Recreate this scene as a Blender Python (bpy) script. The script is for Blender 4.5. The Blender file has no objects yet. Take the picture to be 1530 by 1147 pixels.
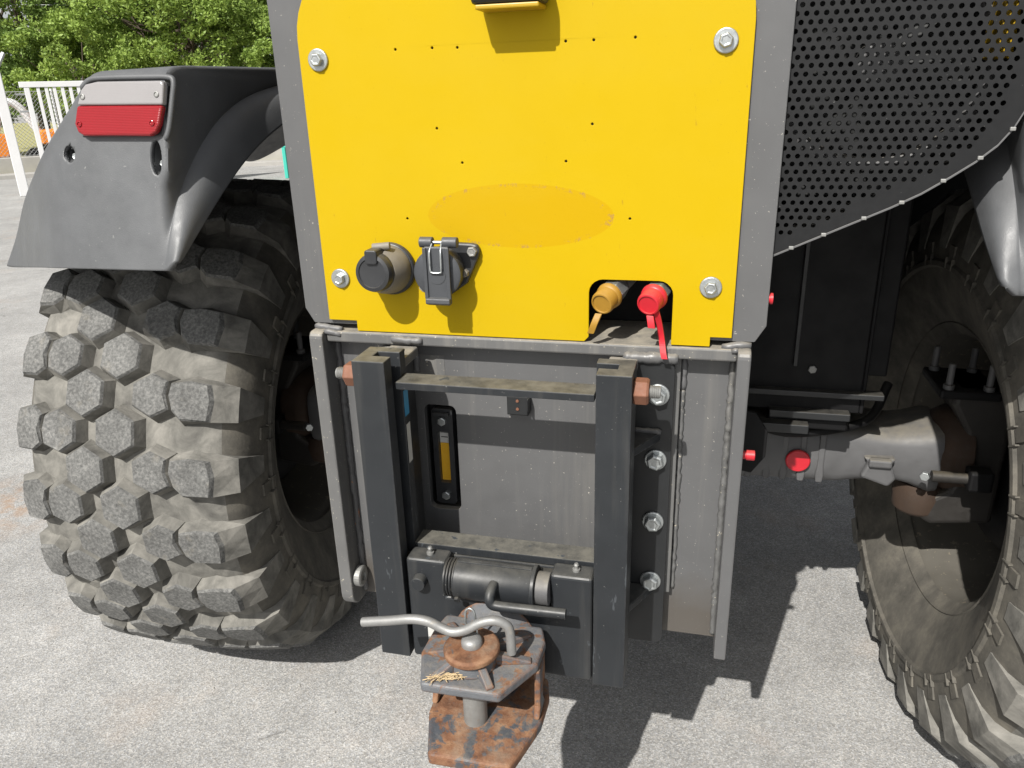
import bpy, bmesh, math, random
import numpy as np
from mathutils import Vector, Matrix
random.seed(7); rng = np.random.default_rng(7)
R_ = math.radians
scene = bpy.context.scene
COL = scene.collection

# ------------------------------------------------------------------ camera
cam_d = bpy.data.cameras.new('camera')
cam = bpy.data.objects.new('camera', cam_d); COL.objects.link(cam)
cam_d.sensor_width = 36.0; cam_d.lens = 1150.0/1530.0*36.0
cam_d.clip_start = 0.02; cam_d.clip_end = 3000
right = Vector((0.97078893, 0.23832389, -0.02775941))
down = Vector((0.0593949, -0.3507954, -0.93456665))
fwd = Vector((-0.23246743, 0.90561819, -0.35470352))
m = Matrix((right, -down, -fwd)).transposed().to_4x4()
m.translation = Vector((0.2875, -1.183, 1.447))
cam.matrix_world = m
scene.camera = cam

# ------------------------------------------------------------------ world + sun
SUN = Vector((-0.26, -1.0, 1.05)).normalized()      # towards the sun
world = bpy.data.worlds.new('World'); scene.world = world; world.use_nodes = True
wn = world.node_tree.nodes; wl = world.node_tree.links
bg = wn['Background']
sky = wn.new('ShaderNodeTexSky'); sky.sky_type = 'NISHITA'; sky.sun_disc = False
sky.sun_elevation = math.asin(SUN.z); sky.sun_rotation = math.atan2(SUN.x, SUN.y)
sky.air_density = 1.0; sky.dust_density = 2.0; sky.ozone_density = 1.0
hs_ = wn.new('ShaderNodeHueSaturation'); hs_.inputs['Saturation'].default_value = .2    # thin bright haze
wl.new(sky.outputs[0], hs_.inputs['Color']); wl.new(hs_.outputs[0], bg.inputs[0]); bg.inputs[1].default_value = 0.092
sd = bpy.data.lights.new('sun', 'SUN'); sd.energy = 5.0; sd.angle = R_(0.55); sd.color = (1.0, 0.965, 0.91)
so = bpy.data.objects.new('sun', sd); COL.objects.link(so)
so.rotation_euler = SUN.to_track_quat('Z', 'Y').to_euler()
scene.view_settings.view_transform = 'Standard'; scene.view_settings.look = 'None'
scene.view_settings.exposure = 0.56; scene.view_settings.gamma = 1.0
scene.view_settings.use_curve_mapping = False

# ------------------------------------------------------------------ materials
class N:
    def __init__(s, name):
        s.m = bpy.data.materials.new(name); s.m.use_nodes = True
        s.n = s.m.node_tree.nodes; s.l = s.m.node_tree.links
        s.b = s.n['Principled BSDF']
        tc = s.n.new('ShaderNodeTexCoord'); oi = s.n.new('ShaderNodeObjectInfo')
        v = s.n.new('ShaderNodeVectorMath'); v.operation = 'MULTIPLY_ADD'
        cx = s.n.new('ShaderNodeCombineXYZ')
        for k in range(3): s.l.new(oi.outputs['Random'], cx.inputs[k])
        s.l.new(cx.outputs[0], v.inputs[0]); v.inputs[1].default_value = (7.3, 5.1, 9.7)
        s.l.new(tc.outputs['Object'], v.inputs[2])
        s.co = v.outputs[0]; s.obj = tc.outputs['Object']
    def map(s, scale, src=None):
        mp = s.n.new('ShaderNodeMapping'); s.l.new(src or s.co, mp.inputs[0])
        mp.inputs['Scale'].default_value = scale if hasattr(scale, '__len__') else (scale,)*3
        return mp.outputs[0]
    def noise(s, scale=5, detail=4, rough=.55, dist=0, src=None):
        t = s.n.new('ShaderNodeTexNoise'); s.l.new(s.map(scale, src), t.inputs['Vector'])
        t.inputs['Scale'].default_value = 1; t.inputs['Detail'].default_value = detail
        t.inputs['Roughness'].default_value = rough; t.inputs['Distortion'].default_value = dist
        return t.outputs['Fac']
    def vor(s, scale, feature='F1', out='Color', src=None, rnd=1):
        t = s.n.new('ShaderNodeTexVoronoi'); t.feature = feature; s.l.new(s.map(scale, src), t.inputs['Vector'])
        t.inputs['Scale'].default_value = 1; t.inputs['Randomness'].default_value = rnd
        return t.outputs[out]
    def ramp(s, fac, stops):
        r = s.n.new('ShaderNodeValToRGB'); s.l.new(fac, r.inputs[0]); e = r.color_ramp.elements
        while len(e) < len(stops): e.new(.5)
        for i, (p, c) in enumerate(stops):
            e[i].position = p; e[i].color = (*c, 1) if hasattr(c, '__len__') else (c, c, c, 1)
        return r.outputs[0]
    def mix(s, fac, a, b, mode='MIX'):
        x = s.n.new('ShaderNodeMix'); x.data_type = 'RGBA'; x.blend_type = mode
        for sock, v in ((x.inputs['Factor'], fac), (x.inputs[6], a), (x.inputs[7], b)):
            if hasattr(v, 'is_output') or isinstance(v, bpy.types.NodeSocket): s.l.new(v, sock)
            elif hasattr(v, '__len__'): sock.default_value = (*v[:3], 1)
            else: sock.default_value = v
        return x.outputs[2]
    def math(s, op, a, b=0.0, clamp=False):
        x = s.n.new('ShaderNodeMath'); x.operation = op; x.use_clamp = clamp
        for k, v in ((0, a), (1, b)):
            if isinstance(v, bpy.types.NodeSocket): s.l.new(v, x.inputs[k])
            else: x.inputs[k].default_value = v
        return x.outputs[0]
    def up(s):
        g = s.n.new('ShaderNodeNewGeometry'); sp = s.n.new('ShaderNodeSeparateXYZ')
        s.l.new(g.outputs['Normal'], sp.inputs[0]); return sp.outputs[2]
    def edge(s, radius=.004):
        """1 on the worn arrises of a part, 0 on its faces"""
        bv = s.n.new('ShaderNodeBevel'); bv.samples = 4; bv.inputs['Radius'].default_value = radius
        g_ = s.n.new('ShaderNodeNewGeometry'); d_ = s.n.new('ShaderNodeVectorMath'); d_.operation = 'DOT_PRODUCT'
        s.l.new(bv.outputs[0], d_.inputs[0]); s.l.new(g_.outputs['Normal'], d_.inputs[1])
        return s.ramp(d_.outputs['Value'], [(.80, 1), (.985, 0)])
    def bump(s, h, strength=.3, dist=.002, prev=None):
        b = s.n.new('ShaderNodeBump'); b.inputs['Strength'].default_value = strength; b.inputs['Distance'].default_value = dist
        s.l.new(h, b.inputs['Height'])
        if prev is not None: s.l.new(prev, b.inputs['Normal'])
        s.l.new(b.outputs[0], s.b.inputs['Normal']); return b.outputs[0]
    def out(s, col, rough=.5, metal=0.0, spec=.5):
        for nm, v in (('Base Color', col), ('Roughness', rough), ('Metallic', metal), ('Specular IOR Level', spec)):
            if isinstance(v, bpy.types.NodeSocket): s.l.new(v, s.b.inputs[nm])
            elif hasattr(v, '__len__'): s.b.inputs[nm].default_value = (*v[:3], 1)
            else: s.b.inputs[nm].default_value = v
        return s.m

def paint(name, col, rough=.45, metal=0., var=.18, vs=6, dust=None, chip=None, streak=0., bump=.05, bs=300, speck=None, spec=.5, mud=None, edge=None):
    """painted / plastic / metal surface: mottled colour, dust settled on ledges, chips and specks."""
    k = N(name)
    f = k.noise(vs, 5, .6)
    c = k.mix(k.math('MULTIPLY', f, 1.0), [x*(1-var) for x in col], [min(1, x*(1+var)) for x in col])
    if streak:
        st = k.noise((38, 38, 2.2), 4, .6)
        c = k.mix(k.math('MULTIPLY', k.ramp(st, [(.52, 0), (.72, 1)]), streak), c, (.30, .28, .24))
    if speck:
        sc, th, amt, scol = speck
        sp = k.noise(sc, 3, .7)
        c = k.mix(k.math('MULTIPLY', k.ramp(sp, [(th, 0), (th+.04, 1)]), amt), c, scol)
    if mud:                               # dried splash on the lowest part of the plate
        mc, z0, z1 = mud; sz = k.n.new('ShaderNodeSeparateXYZ'); k.l.new(k.obj, sz.inputs[0])
        zz = k.math('ADD', sz.outputs[2], k.math('MULTIPLY', k.math('SUBTRACT', k.noise(12, 5, .7), .5), .12))
        mp_ = k.n.new('ShaderNodeMapRange'); k.l.new(zz, mp_.inputs[0]); mp_.inputs[1].default_value = z0; mp_.inputs[2].default_value = z1; mp_.inputs[3].default_value = .8; mp_.inputs[4].default_value = 0
        c = k.mix(mp_.outputs[0], c, mc)
    if dust:
        dcol, amt = dust
        u = k.ramp(k.up(), [(.35, 0), (.9, 1)])
        dn = k.ramp(k.noise(30, 5, .7), [(.3, .25), (.62, 1)])
        c = k.mix(k.math('MULTIPLY', k.math('MULTIPLY', u, dn), amt), c, dcol)
    if chip:
        ccol, cs, th = chip
        cn = k.noise(cs, 4, .6)
        c = k.mix(k.ramp(cn, [(th, 0), (th+.015, 1)]), c, ccol)
    if edge:                              # paint rubbed thin along the arrises
        ec, ea = edge; en = k.ramp(k.noise(55, 5, .75), [(.42, 0), (.60, 1)])
        c = k.mix(k.math('MULTIPLY', k.math('MULTIPLY', k.edge(.003), en), ea), c, ec)
    rr = k.ramp(k.noise(vs*4, 4, .6), [(.2, max(.02, rough-.1)), (.8, min(1, rough+.15))])
    k.bump(k.noise(bs, 2, .5), bump, .001)
    return k.out(c, rr, metal, spec)

DUST = (.30, .27, .215)
MAT = {}
MAT['grey'] = paint('grey_paint', (.084, .0845, .086), .42, var=.12, vs=5, dust=(DUST, .55), streak=.06,
                    speck=(170, .685, .8, (.42, .40, .35)), chip=((.45, .45, .42), 45, .79), edge=((.26, .25, .235), .4))
MAT['grey_back'] = paint('grey_paint_mud_splashed', (.084, .0845, .086), .45, var=.16, vs=7, dust=(DUST, .55), streak=.10,
                    speck=(170, .675, .8, (.42, .40, .35)), chip=((.40, .39, .36), 40, .78), mud=((.066, .057, .047), .55, .64))
MAT['grey_dirty'] = paint('dusty_grey_paint', (.092, .092, .091), .55, var=.18, vs=9, dust=(DUST, .85), streak=.22,
                    speck=(150, .66, .9, (.42, .38, .30)), chip=((.30, .13, .05), 26, .775), edge=((.26, .24, .21), .55))
MAT['charcoal'] = paint('charcoal_paint', (.0175, .0195, .0220), .42, var=.28, vs=7, dust=((.13, .125, .11), .42), streak=.05, spec=.32,
                    speck=(140, .69, .7, (.22, .22, .21)), chip=((.045, .05, .055), 22, .655), edge=((.11, .11, .107), .55))
MAT['charcoal_ledge'] = paint('dusty_charcoal_paint', (.0175, .0195, .0220), .45, var=.28, vs=7, dust=((.18, .17, .142), .62), streak=.05, spec=.32,
                    speck=(140, .69, .7, (.22, .22, .21)), chip=((.045, .05, .055), (30, 30, 9), .655), edge=((.11, .11, .107), .55))
MAT['black'] = paint('black_paint', (.011, .012, .013), .45, var=.3, vs=8, dust=((.12, .11, .09), .4), speck=(150, .71, .5, (.2, .2, .18)))
MAT['dark'] = paint('dark_chassis_paint', (.0045, .0045, .005), .6, var=.3, vs=5, dust=((.03, .028, .024), .5), spec=.22)
MAT['plastic'] = paint('dark_grey_plastic', (.082, .085, .089), .47, var=.28, vs=12, bump=.30, bs=620, speck=(130, .69, .5, (.25, .25, .24)), dust=((.13, .13, .13), .30))
MAT['blackplastic'] = paint('black_plastic', (.020, .021, .023), .40, var=.2, vs=20, bump=.05, bs=400, dust=((.14, .13, .11), .4))
MAT['sockplastic'] = paint('grey_plastic_cover', (.042, .045, .050), .45, var=.15, vs=30, bump=.06, bs=500, dust=((.14, .13, .11), .3))
MAT['zinc'] = paint('zinc_plated_steel', (.40, .42, .42), .38, .85, var=.2, vs=60, bump=.1, bs=300, chip=((.3, .27, .22), 90, .72))
MAT['dullzinc'] = paint('dull_zinc_steel', (.25, .25, .24), .55, .55, var=.25, vs=50, bump=.15, bs=250, chip=((.24, .2, .16), 80, .68))
MAT['galv'] = paint('galvanised_rod', (.23, .23, .225), .5, .45, var=.2, vs=45, bump=.15, bs=200, chip=((.26, .25, .23), 60, .64))
MAT['copper'] = paint('rusty_bare_nut', (.165, .070, .040), .7, .1, var=.3, vs=60, bump=.2, bs=250)
MAT['redplastic'] = paint('red_plastic', (.42, .012, .022), .40, var=.15, vs=40, dust=((.4, .16, .12), .25))
MAT['ochre'] = paint('ochre_plastic', (.27, .145, .014), .5, var=.3, vs=70, dust=((.30, .19, .07), .5))
MAT['white'] = paint('white_metal_paint', (.62, .62, .62), .5, var=.08, vs=3, chip=((.3, .28, .25), 30, .76))
MAT['alum'] = paint('cast_grey_metal', (.088, .088, .090), .58, .10, var=.35, vs=18, bump=.2, bs=150, dust=((.2, .18, .14), .6))
MAT['weld'] = paint('weld_bead', (.088, .088, .090), .5, var=.3, vs=60, bump=.6, bs=160, chip=((.30, .13, .06), 30, .68), dust=((.26, .245, .215), .55))
MAT['radiator'] = paint('radiator_core', (.030, .031, .031), .6, .3, var=.5, vs=30, bump=.3, bs=150)
MAT['rimdust'] = paint('dusty_rim', (.078, .072, .060), .75, var=.45, vs=9, bump=.2, bs=90, speck=(60, .62, .6, (.20, .17, .12)))
MAT['brown'] = paint('rust_brown_metal', (.030, .0165, .009), .8, var=.5, vs=20, bump=.3, bs=150)
MAT['teal'] = paint('teal_paint', (.05, .42, .33), .45, var=.08)
MAT['orange'] = paint('orange_paint', (.75, .22, .012), .45, var=.1)
MAT['concrete'] = paint('concrete', (.30, .29, .27), .85, var=.25, vs=4, bump=.3, bs=80)
MAT['blue'] = paint('blue_sticker', (.03, .22, .42), .4, var=.1)
MAT['paper'] = paint('pale_sticker', (.45, .45, .43), .5, var=.15, vs=30)
MAT['galvwire'] = paint('galvanised_wire', (.30, .31, .31), .5, .4, var=.1)

def yellow_mat():
    k = N('yellow_paint')
    base = k.mix(k.noise(7, 4, .6), (.382, .258, .0010), (.405, .277, .0016))
    # ghost of a removed oval badge: fresher, deeper yellow with glue remains at its rim
    sp = k.n.new('ShaderNodeSeparateXYZ'); k.l.new(k.obj, sp.inputs[0])
    dx = k.math('DIVIDE', k.math('SUBTRACT', sp.outputs[0], .004), .149)
    dz = k.math('DIVIDE', k.math('SUBTRACT', sp.outputs[2], 1.2665), .0495)
    r = k.math('SQRT', k.math('ADD', k.math('POWER', dx, 2), k.math('POWER', dz, 2)))
    oval = k.ramp(r, [(.985, 1), (1.0, 0)])
    base = k.mix(oval, base, (.380, .238, .0005))
    ring = k.math('MULTIPLY', k.ramp(r, [(.88, 0), (.95, 1), (1.0, 1), (1.02, 0)]), k.ramp(k.noise(75, 5, .75), [(.565, 0), (.60, 1)]))
    base = k.mix(k.math('MULTIPLY', ring, .7), base, (.26, .15, .05))
    # rubbed-off glue and scratches, sparse
    s1 = k.math('MULTIPLY', k.ramp(k.noise((90, 90, 25), 4, .7), [(.665, 0), (.70, 1)]), k.ramp(k.noise(6, 2), [(.50, 0), (.60, 1)]))
    base = k.mix(k.math('MULTIPLY', s1, .6), base, (.25, .14, .015))
    s2 = k.ramp(k.noise(420, 2, .5), [(.735, 0), (.76, 1)])
    base = k.mix(k.math('MULTIPLY', s2, .5), base, (.14, .08, .015))
    haze = k.ramp(k.noise((2.5, 2.5, 5), 5, .7), [(.42, 0), (.75, .22)])
    base = k.mix(haze, base, (.385, .275, .02))
    k.bump(k.noise(220, 2, .5), .04, .001)
    return k.out(base, k.ramp(k.noise(14, 4, .6), [(.2, .42), (.8, .62)]), 0, .12)
MAT['yellow'] = yellow_mat()
MAT['yellow_plain'] = paint('yellow_hood_paint', (.36, .225, .004), .45, var=.06)

def asphalt_mat():
    k = N('asphalt')
    c1 = k.vor(290, 'F1', 'Color', k.obj); sep = k.n.new('ShaderNodeSeparateColor'); k.l.new(c1, sep.inputs[0])
    stone = k.ramp(sep.outputs[0], [(0, .215), (.35, .285), (.75, .345), (1, .445)])
    tint = k.ramp(sep.outputs[1], [(0, (.95, .915, .86)), (.5, (.95, .94, .905)), (1, (.905, .915, .925))])
    c = k.mix(1.0, stone, tint, 'MULTIPLY')
    fine = k.ramp(k.noise(520, 3, .7, src=k.obj), [(.3, .70), (.7, 1.22)])
    c = k.mix(.60, c, fine, 'MULTIPLY')
    pit = k.ramp(k.noise(130, 4, .7, src=k.obj), [(.26, .30), (.33, 1)])
    c = k.mix(.9, c, pit, 'MULTIPLY')
    patch = k.ramp(k.noise(1.6, 6, .65, .6, src=k.obj), [(.3, .80), (.7, 1.12)])
    c = k.mix(1.0, c, patch, 'MULTIPLY')
    blot = k.ramp(k.noise(9, 5, .7, src=k.obj), [(.3, .86), (.65, 1.06)])
    c = k.mix(1.0, c, blot, 'MULTIPLY')
    warm = k.ramp(k.noise(2.3, 4, .6, src=k.obj), [(.58, 0), (.78, .35)])
    c = k.mix(warm, c, (.34, .25, .18))
    sp = k.n.new('ShaderNodeVectorMath'); sp.operation = 'DISTANCE'; k.l.new(k.obj, sp.inputs[0]); sp.inputs[1].default_value = (-2.27, .90, 0)
    sand = k.math('MULTIPLY', k.ramp(sp.outputs['Value'], [(0, 1), (.32, 0)]), k.ramp(k.noise(14, 5, .7, src=k.obj), [(.42, 0), (.6, .75)]))
    c = k.mix(sand, c, (.27, .17, .10))      # spilt reddish sand
    crk = k.ramp(k.vor(1.1, 'DISTANCE_TO_EDGE', 'Distance', k.obj), [(.0, 1), (.006, 0)])
    crk = k.math('MULTIPLY', crk, k.ramp(k.noise(3.5, 4, .7, src=k.obj), [(.60, 0), (.66, .8)]))
    c = k.mix(crk, c, (.05, .05, .05))
    h = k.vor(290, 'F1', 'Distance', k.obj)
    b1 = k.bump(h, .40, .002)
    k.bump(k.noise(130, 3, .6, src=k.obj), .25, .003, b1)
    return k.out(c, .85, 0, .3)
MAT['asphalt'] = asphalt_mat()

def rubber_mats():
    k = N('rubber_tread_face')        # worn, scuffed tops of the blocks
    f = k.noise(160, 4, .7)
    c = k.ramp(f, [(.3, (.062, .062, .060)), (.5, (.112, .112, .108)), (.72, (.19, .187, .178))])
    big = k.ramp(k.noise(14, 4, .6), [(.3, .75), (.7, 1.2)])
    c = k.mix(1.0, c, big, 'MULTIPLY')
    c = k.mix(k.ramp(k.noise(30, 4, .6), [(.6, 0), (.8, .35)]), c, (.24, .215, .17))
    k.bump(f, .5, .002); a = k.out(c, .9, 0, .25)
    k = N('rubber_dusty_groove')      # road dust lodged between the blocks
    f = k.noise(16, 5, .65, .4)
    c = k.ramp(f, [(.28, (.066, .064, .059)), (.48, (.128, .124, .112)), (.70, (.215, .206, .185))])
    k.bump(k.noise(120, 4, .6), .3, .002); b = k.out(c, .92, 0, .2)
    k = N('rubber_sidewall')
    f = k.noise((7, 13, 13), 6, .7, 0)
    c = k.ramp(f, [(.28, (.045, .043, .038)), (.5, (.088, .082, .070)), (.76, (.155, .142, .116))])
    sc = k.ramp(k.noise((6, 60, 60), 4, .7), [(.62, 0), (.75, .5)])
    c = k.mix(sc, c, (.17, .155, .13))
    k.bump(k.noise(140, 3, .6), .25, .002); s_ = k.out(c, .8, 0, .3)
    return a, b, s_
MAT['rub_top'], MAT['rub_dust'], MAT['rub_side'] = rubber_mats()

def rust_mat(name, patch, lo=.46):
    k = N(name)
    f = k.noise(24, 7, .68, .4)
    rust = k.ramp(k.noise(40, 5, .7), [(.25, (.055, .024, .013)), (.5, (.150, .070, .036)), (.75, (.25, .145, .080))])
    pt = k.mix(k.noise(25, 4), [x*.7 for x in patch], [x*1.3 for x in patch])
    fe = k.math('SUBTRACT', f, k.math('MULTIPLY', k.edge(.009), .22))     # rust starts at the edges
    c = k.mix(k.ramp(fe, [(lo, 0), (lo+.05, 1)]), rust, pt)
    u = k.ramp(k.up(), [(.5, 0), (.95, .4)])
    c = k.mix(k.math('MULTIPLY', u, k.ramp(k.noise(28, 5, .7), [(.45, 0), (.7, 1)])), c, (.24, .205, .155))
    k.bump(k.noise(90, 5, .65), .55, .003)
    return k.out(c, k.ramp(f, [(.4, .8), (.6, .5)]), 0, .4)
MAT['rust'] = rust_mat('rusted_casting', (.055, .060, .068), .495)
MAT['rust_painted'] = rust_mat('rust_flecked_grey_casting', (.095, .100, .108), .415)
MAT['rust_disc'] = rust_mat('rust_red_disc', (.07, .075, .08), .60)

def lens(name, col, rough=.12):
    k = N(name); w = k.n.new('ShaderNodeTexWave'); k.l.new(k.map((0, 0, 130)), w.inputs[0]); w.bands_direction = 'Z'; w.inputs['Scale'].default_value = 1
    k.bump(w.outputs['Fac'], .25 if 'red' in name else .05, .002)
    m_ = k.out(k.mix(k.noise(20, 4), [x*.85 for x in col], col), rough, 0, .6); return m_
MAT['lens_red'] = lens('red_lens', (.235, .006, .010)); MAT['lens_clear'] = lens('clear_lens', (.245, .235, .235), .25)
def oil_mat():
    k = N('sight_glass_oil'); c = k.mix(k.noise(30, 3), (.62, .32, .02), (.72, .42, .04)); return k.out(c, .12, 0, .6)
MAT['oil'] = oil_mat()
def straw_mat():
    k = N('dry_straw'); c = k.mix(k.noise(60, 3), (.30, .21, .11), (.46, .36, .21)); return k.out(c, .8)
MAT['straw'] = straw_mat()
def leaf_mat(name, a, b):
    k = N(name)
    g = k.n.new('ShaderNodeNewGeometry')
    c = k.mix(g.outputs['Random Per Island'], a, b)
    c = k.mix(k.ramp(k.noise(.9, 3), [(.35, 0), (.7, .6)]), c, [x*1.35 for x in b])
    k.out(c, .55, 0, .35)
    tr = k.n.new('ShaderNodeBsdfTranslucent'); k.l.new(c, tr.inputs[0])
    ms = k.n.new('ShaderNodeMixShader'); ms.inputs[0].default_value = .32
    k.l.new(k.b.outputs[0], ms.inputs[1]); k.l.new(tr.outputs[0], ms.inputs[2])
    k.l.new(ms.outputs[0], k.n['Material Output'].inputs[0]); return k.m
MAT['leaf1'] = leaf_mat('fresh_leaves', (.125, .205, .04), (.26, .35, .075))
MAT['leaf2'] = leaf_mat('dark_leaves', (.075, .14, .032), (.18, .26, .065))
MAT['bark'] = paint('bark', (.085, .065, .048), .9, var=.4, vs=12, bump=.6, bs=40)
def grass_mat():
    k = N('dry_grass'); return k.out(k.mix(k.noise(6, 4), (.20, .22, .06), (.38, .33, .17)), .9)
MAT['grass'] = grass_mat()

# ------------------------------------------------------------------ mesh building
class MB:
    def __init__(s): s.v = []; s.f = []; s.mi = []
    def add(s, verts, faces, mi=0):
        o = len(s.v); s.v.extend([tuple(map(float, p)) for p in verts])
        for f in faces: s.f.append([i+o for i in f]); s.mi.append(mi)
        return s
    def box(s, x0, x1, y0, y1, z0, z1, mi=0):
        v = [(x, y, z) for z in (z0, z1) for y in (y0, y1) for x in (x0, x1)]
        return s.add(v, [(0, 2, 3, 1), (4, 5, 7, 6), (0, 1, 5, 4), (2, 6, 7, 3), (0, 4, 6, 2), (1, 3, 7, 5)], mi)
    def prism(s, poly, ax, a, b, mi=0):
        """poly in the plane across axis ax ('x': (y,z), 'y': (x,z), 'z': (x,y)), extruded from a to b"""
        def P(q, t):
            return {'x': (t, q[0], q[1]), 'y': (q[0], t, q[1]), 'z': (q[0], q[1], t)}[ax]
        n = len(poly); v = [P(q, a) for q in poly]+[P(q, b) for q in poly]
        f = [tuple(range(n))[::-1], tuple(range(n, 2*n))]+[(i, (i+1) % n, n+(i+1) % n, n+i) for i in range(n)]
        return s.add(v, f, mi)
    def tube(s, path, r, n=10, mi=0, caps=True):
        P = [Vector(p) for p in path]; rr = r if hasattr(r, '__len__') else [r]*len(P)
        t0 = (P[1]-P[0]).normalized(); ref = Vector((0, 0, 1)) if abs(t0.z) < .9 else Vector((1, 0, 0))
        u = t0.cross(ref).normalized(); o = len(s.v)
        for i, p in enumerate(P):
            t = ((P[min(i+1, len(P)-1)]-p).normalized()+(p-P[max(i-1, 0)]).normalized()).normalized()
            u = (u-t*u.dot(t)).normalized(); w = t.cross(u)
            for k in range(n):
                a = 2*math.pi*k/n; s.v.append(tuple(p+(u*math.cos(a)+w*math.sin(a))*rr[i]))
        for i in range(len(P)-1):
            for k in range(n):
                s.f.append([o+i*n+k, o+i*n+(k+1) % n, o+(i+1)*n+(k+1) % n, o+(i+1)*n+k]); s.mi.append(mi)
        if caps:
            s.f.append([o+k for k in range(n)][::-1]); s.mi.append(mi)
            s.f.append([o+(len(P)-1)*n+k for k in range(n)]); s.mi.append(mi)
        return s
    def lathe(s, prof, c, ax, n=32, mi=0, close=True):
        """prof: list of (radius, height along ax)"""
        ax = Vector(ax).normalized(); c = Vector(c)
        ref = Vector((0, 0, 1)) if abs(ax.z) < .9 else Vector((1, 0, 0))
        u = ax.cross(ref).normalized(); w = ax.cross(u); o = len(s.v); m_ = len(prof)
        for r, h in prof:
            for k in range(n):
                a = 2*math.pi*k/n; s.v.append(tuple(c+ax*h+(u*math.cos(a)+w*math.sin(a))*r))
        for i in range(m_-1):
            for k in range(n):
                s.f.append([o+i*n+k, o+i*n+(k+1) % n, o+(i+1)*n+(k+1) % n, o+(i+1)*n+k]); s.mi.append(mi)
        if close:
            s.f.append([o+k for k in range(n)][::-1]); s.mi.append(mi)
            s.f.append([o+(m_-1)*n+k for k in range(n)]); s.mi.append(mi)
        return s
    def mesh(s, name, mats):
        me = bpy.data.meshes.new(name); me.from_pydata(s.v, [], s.f)
        for mm in (mats if isinstance(mats, (list, tuple)) else [mats]): me.materials.append(MAT[mm])
        for p, i in zip(me.polygons, s.mi): p.material_index = i
        bm = bmesh.new(); bm.from_mesh(me); bmesh.ops.recalc_face_normals(bm, faces=bm.faces); bm.to_mesh(me); bm.free()
        return me
    def build(s, name, mats, parent=None, bevel=0, smooth=None, label=None, seg=2):
        o = link(name, s.mesh(name, mats), parent)
        return finish(o, bevel, smooth, label, seg)

def link(name, me, parent=None):
    o = bpy.data.objects.new(name, me); COL.objects.link(o)
    if parent: o.parent = parent
    return o
def finish(o, bevel=0, smooth=None, label=None, seg=2):
    if smooth is not None:
        for p in o.data.polygons: p.use_smooth = True
        if smooth < 180: o.data.set_sharp_from_angle(angle=R_(smooth))
    if bevel:
        b = o.modifiers.new('bevel', 'BEVEL'); b.width = bevel; b.segments = seg; b.limit_method = 'ANGLE'; b.angle_limit = R_(38)
    if label: o['label'] = label
    return o
def empty(name, loc=(0, 0, 0), parent=None):
    o = bpy.data.objects.new(name, None); COL.objects.link(o); o.location = loc; o.empty_display_size = .1
    if parent: o.parent = parent
    return o
def tag(o, label=None, cat=None, group=None, kind=None):
    for k_, v_ in (('label', label), ('category', cat), ('group', group), ('kind', kind)):
        if v_: o[k_] = v_
    return o
def rrect(x0, x1, z0, z1, r, n=5, corners=(1, 1, 1, 1)):
    """rounded rectangle, counter-clockwise from the lower left; corners = bl, br, tr, tl"""
    out = []
    for (cx, cz, a0, on) in ((x0, z0, 180, corners[0]), (x1, z0, 270, corners[1]), (x1, z1, 0, corners[2]), (x0, z1, 90, corners[3])):
        if not on: out.append((cx, cz)); continue
        ox = cx+r if cx == x0 else cx-r; oz = cz+r if cz == z0 else cz-r
        for i in range(n+1):
            a = R_(a0+90*i/n); out.append((ox+r*math.cos(a), oz+r*math.sin(a)))
    return out
def circle(x, z, r, n=12, a0=0):
    return [(x+r*math.cos(2*math.pi*i/n+a0), z+r*math.sin(2*math.pi*i/n+a0)) for i in range(n)]
def plate(name, outline, holes, y0, y1, mat, parent=None, bevel=0, label=None):
    """sheet in the XZ plane between y0 and y1, cut with real holes"""
    cu = bpy.data.curves.new('tmp', 'CURVE'); cu.dimensions = '2D'; cu.fill_mode = 'BOTH'; cu.extrude = abs(y1-y0)/2
    for poly in [outline]+list(holes):
        sp = cu.splines.new('POLY'); sp.points.add(len(poly)-1); sp.use_cyclic_u = True
        for i, q in enumerate(poly): sp.points[i].co = (q[0], q[1], 0, 1)
    t = bpy.data.objects.new('tmp', cu); COL.objects.link(t)
    dg = bpy.context.evaluated_depsgraph_get(); me = bpy.data.meshes.new_from_object(t.evaluated_get(dg))
    bpy.data.objects.remove(t); bpy.data.curves.remove(cu)
    ym = (y0+y1)/2
    bm = bmesh.new(); bm.from_mesh(me); bmesh.ops.remove_doubles(bm, verts=bm.verts, dist=1e-5)
    for v in bm.verts: v.co = (v.co.x, ym-v.co.z, v.co.y)
    bmesh.ops.recalc_face_normals(bm, faces=bm.faces); bm.to_mesh(me); bm.free()
    me.name = name; me.materials.clear(); me.materials.append(MAT[mat])
    for p in me.polygons: p.use_smooth = False
    return finish(link(name, me, parent), bevel, None, label)
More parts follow.
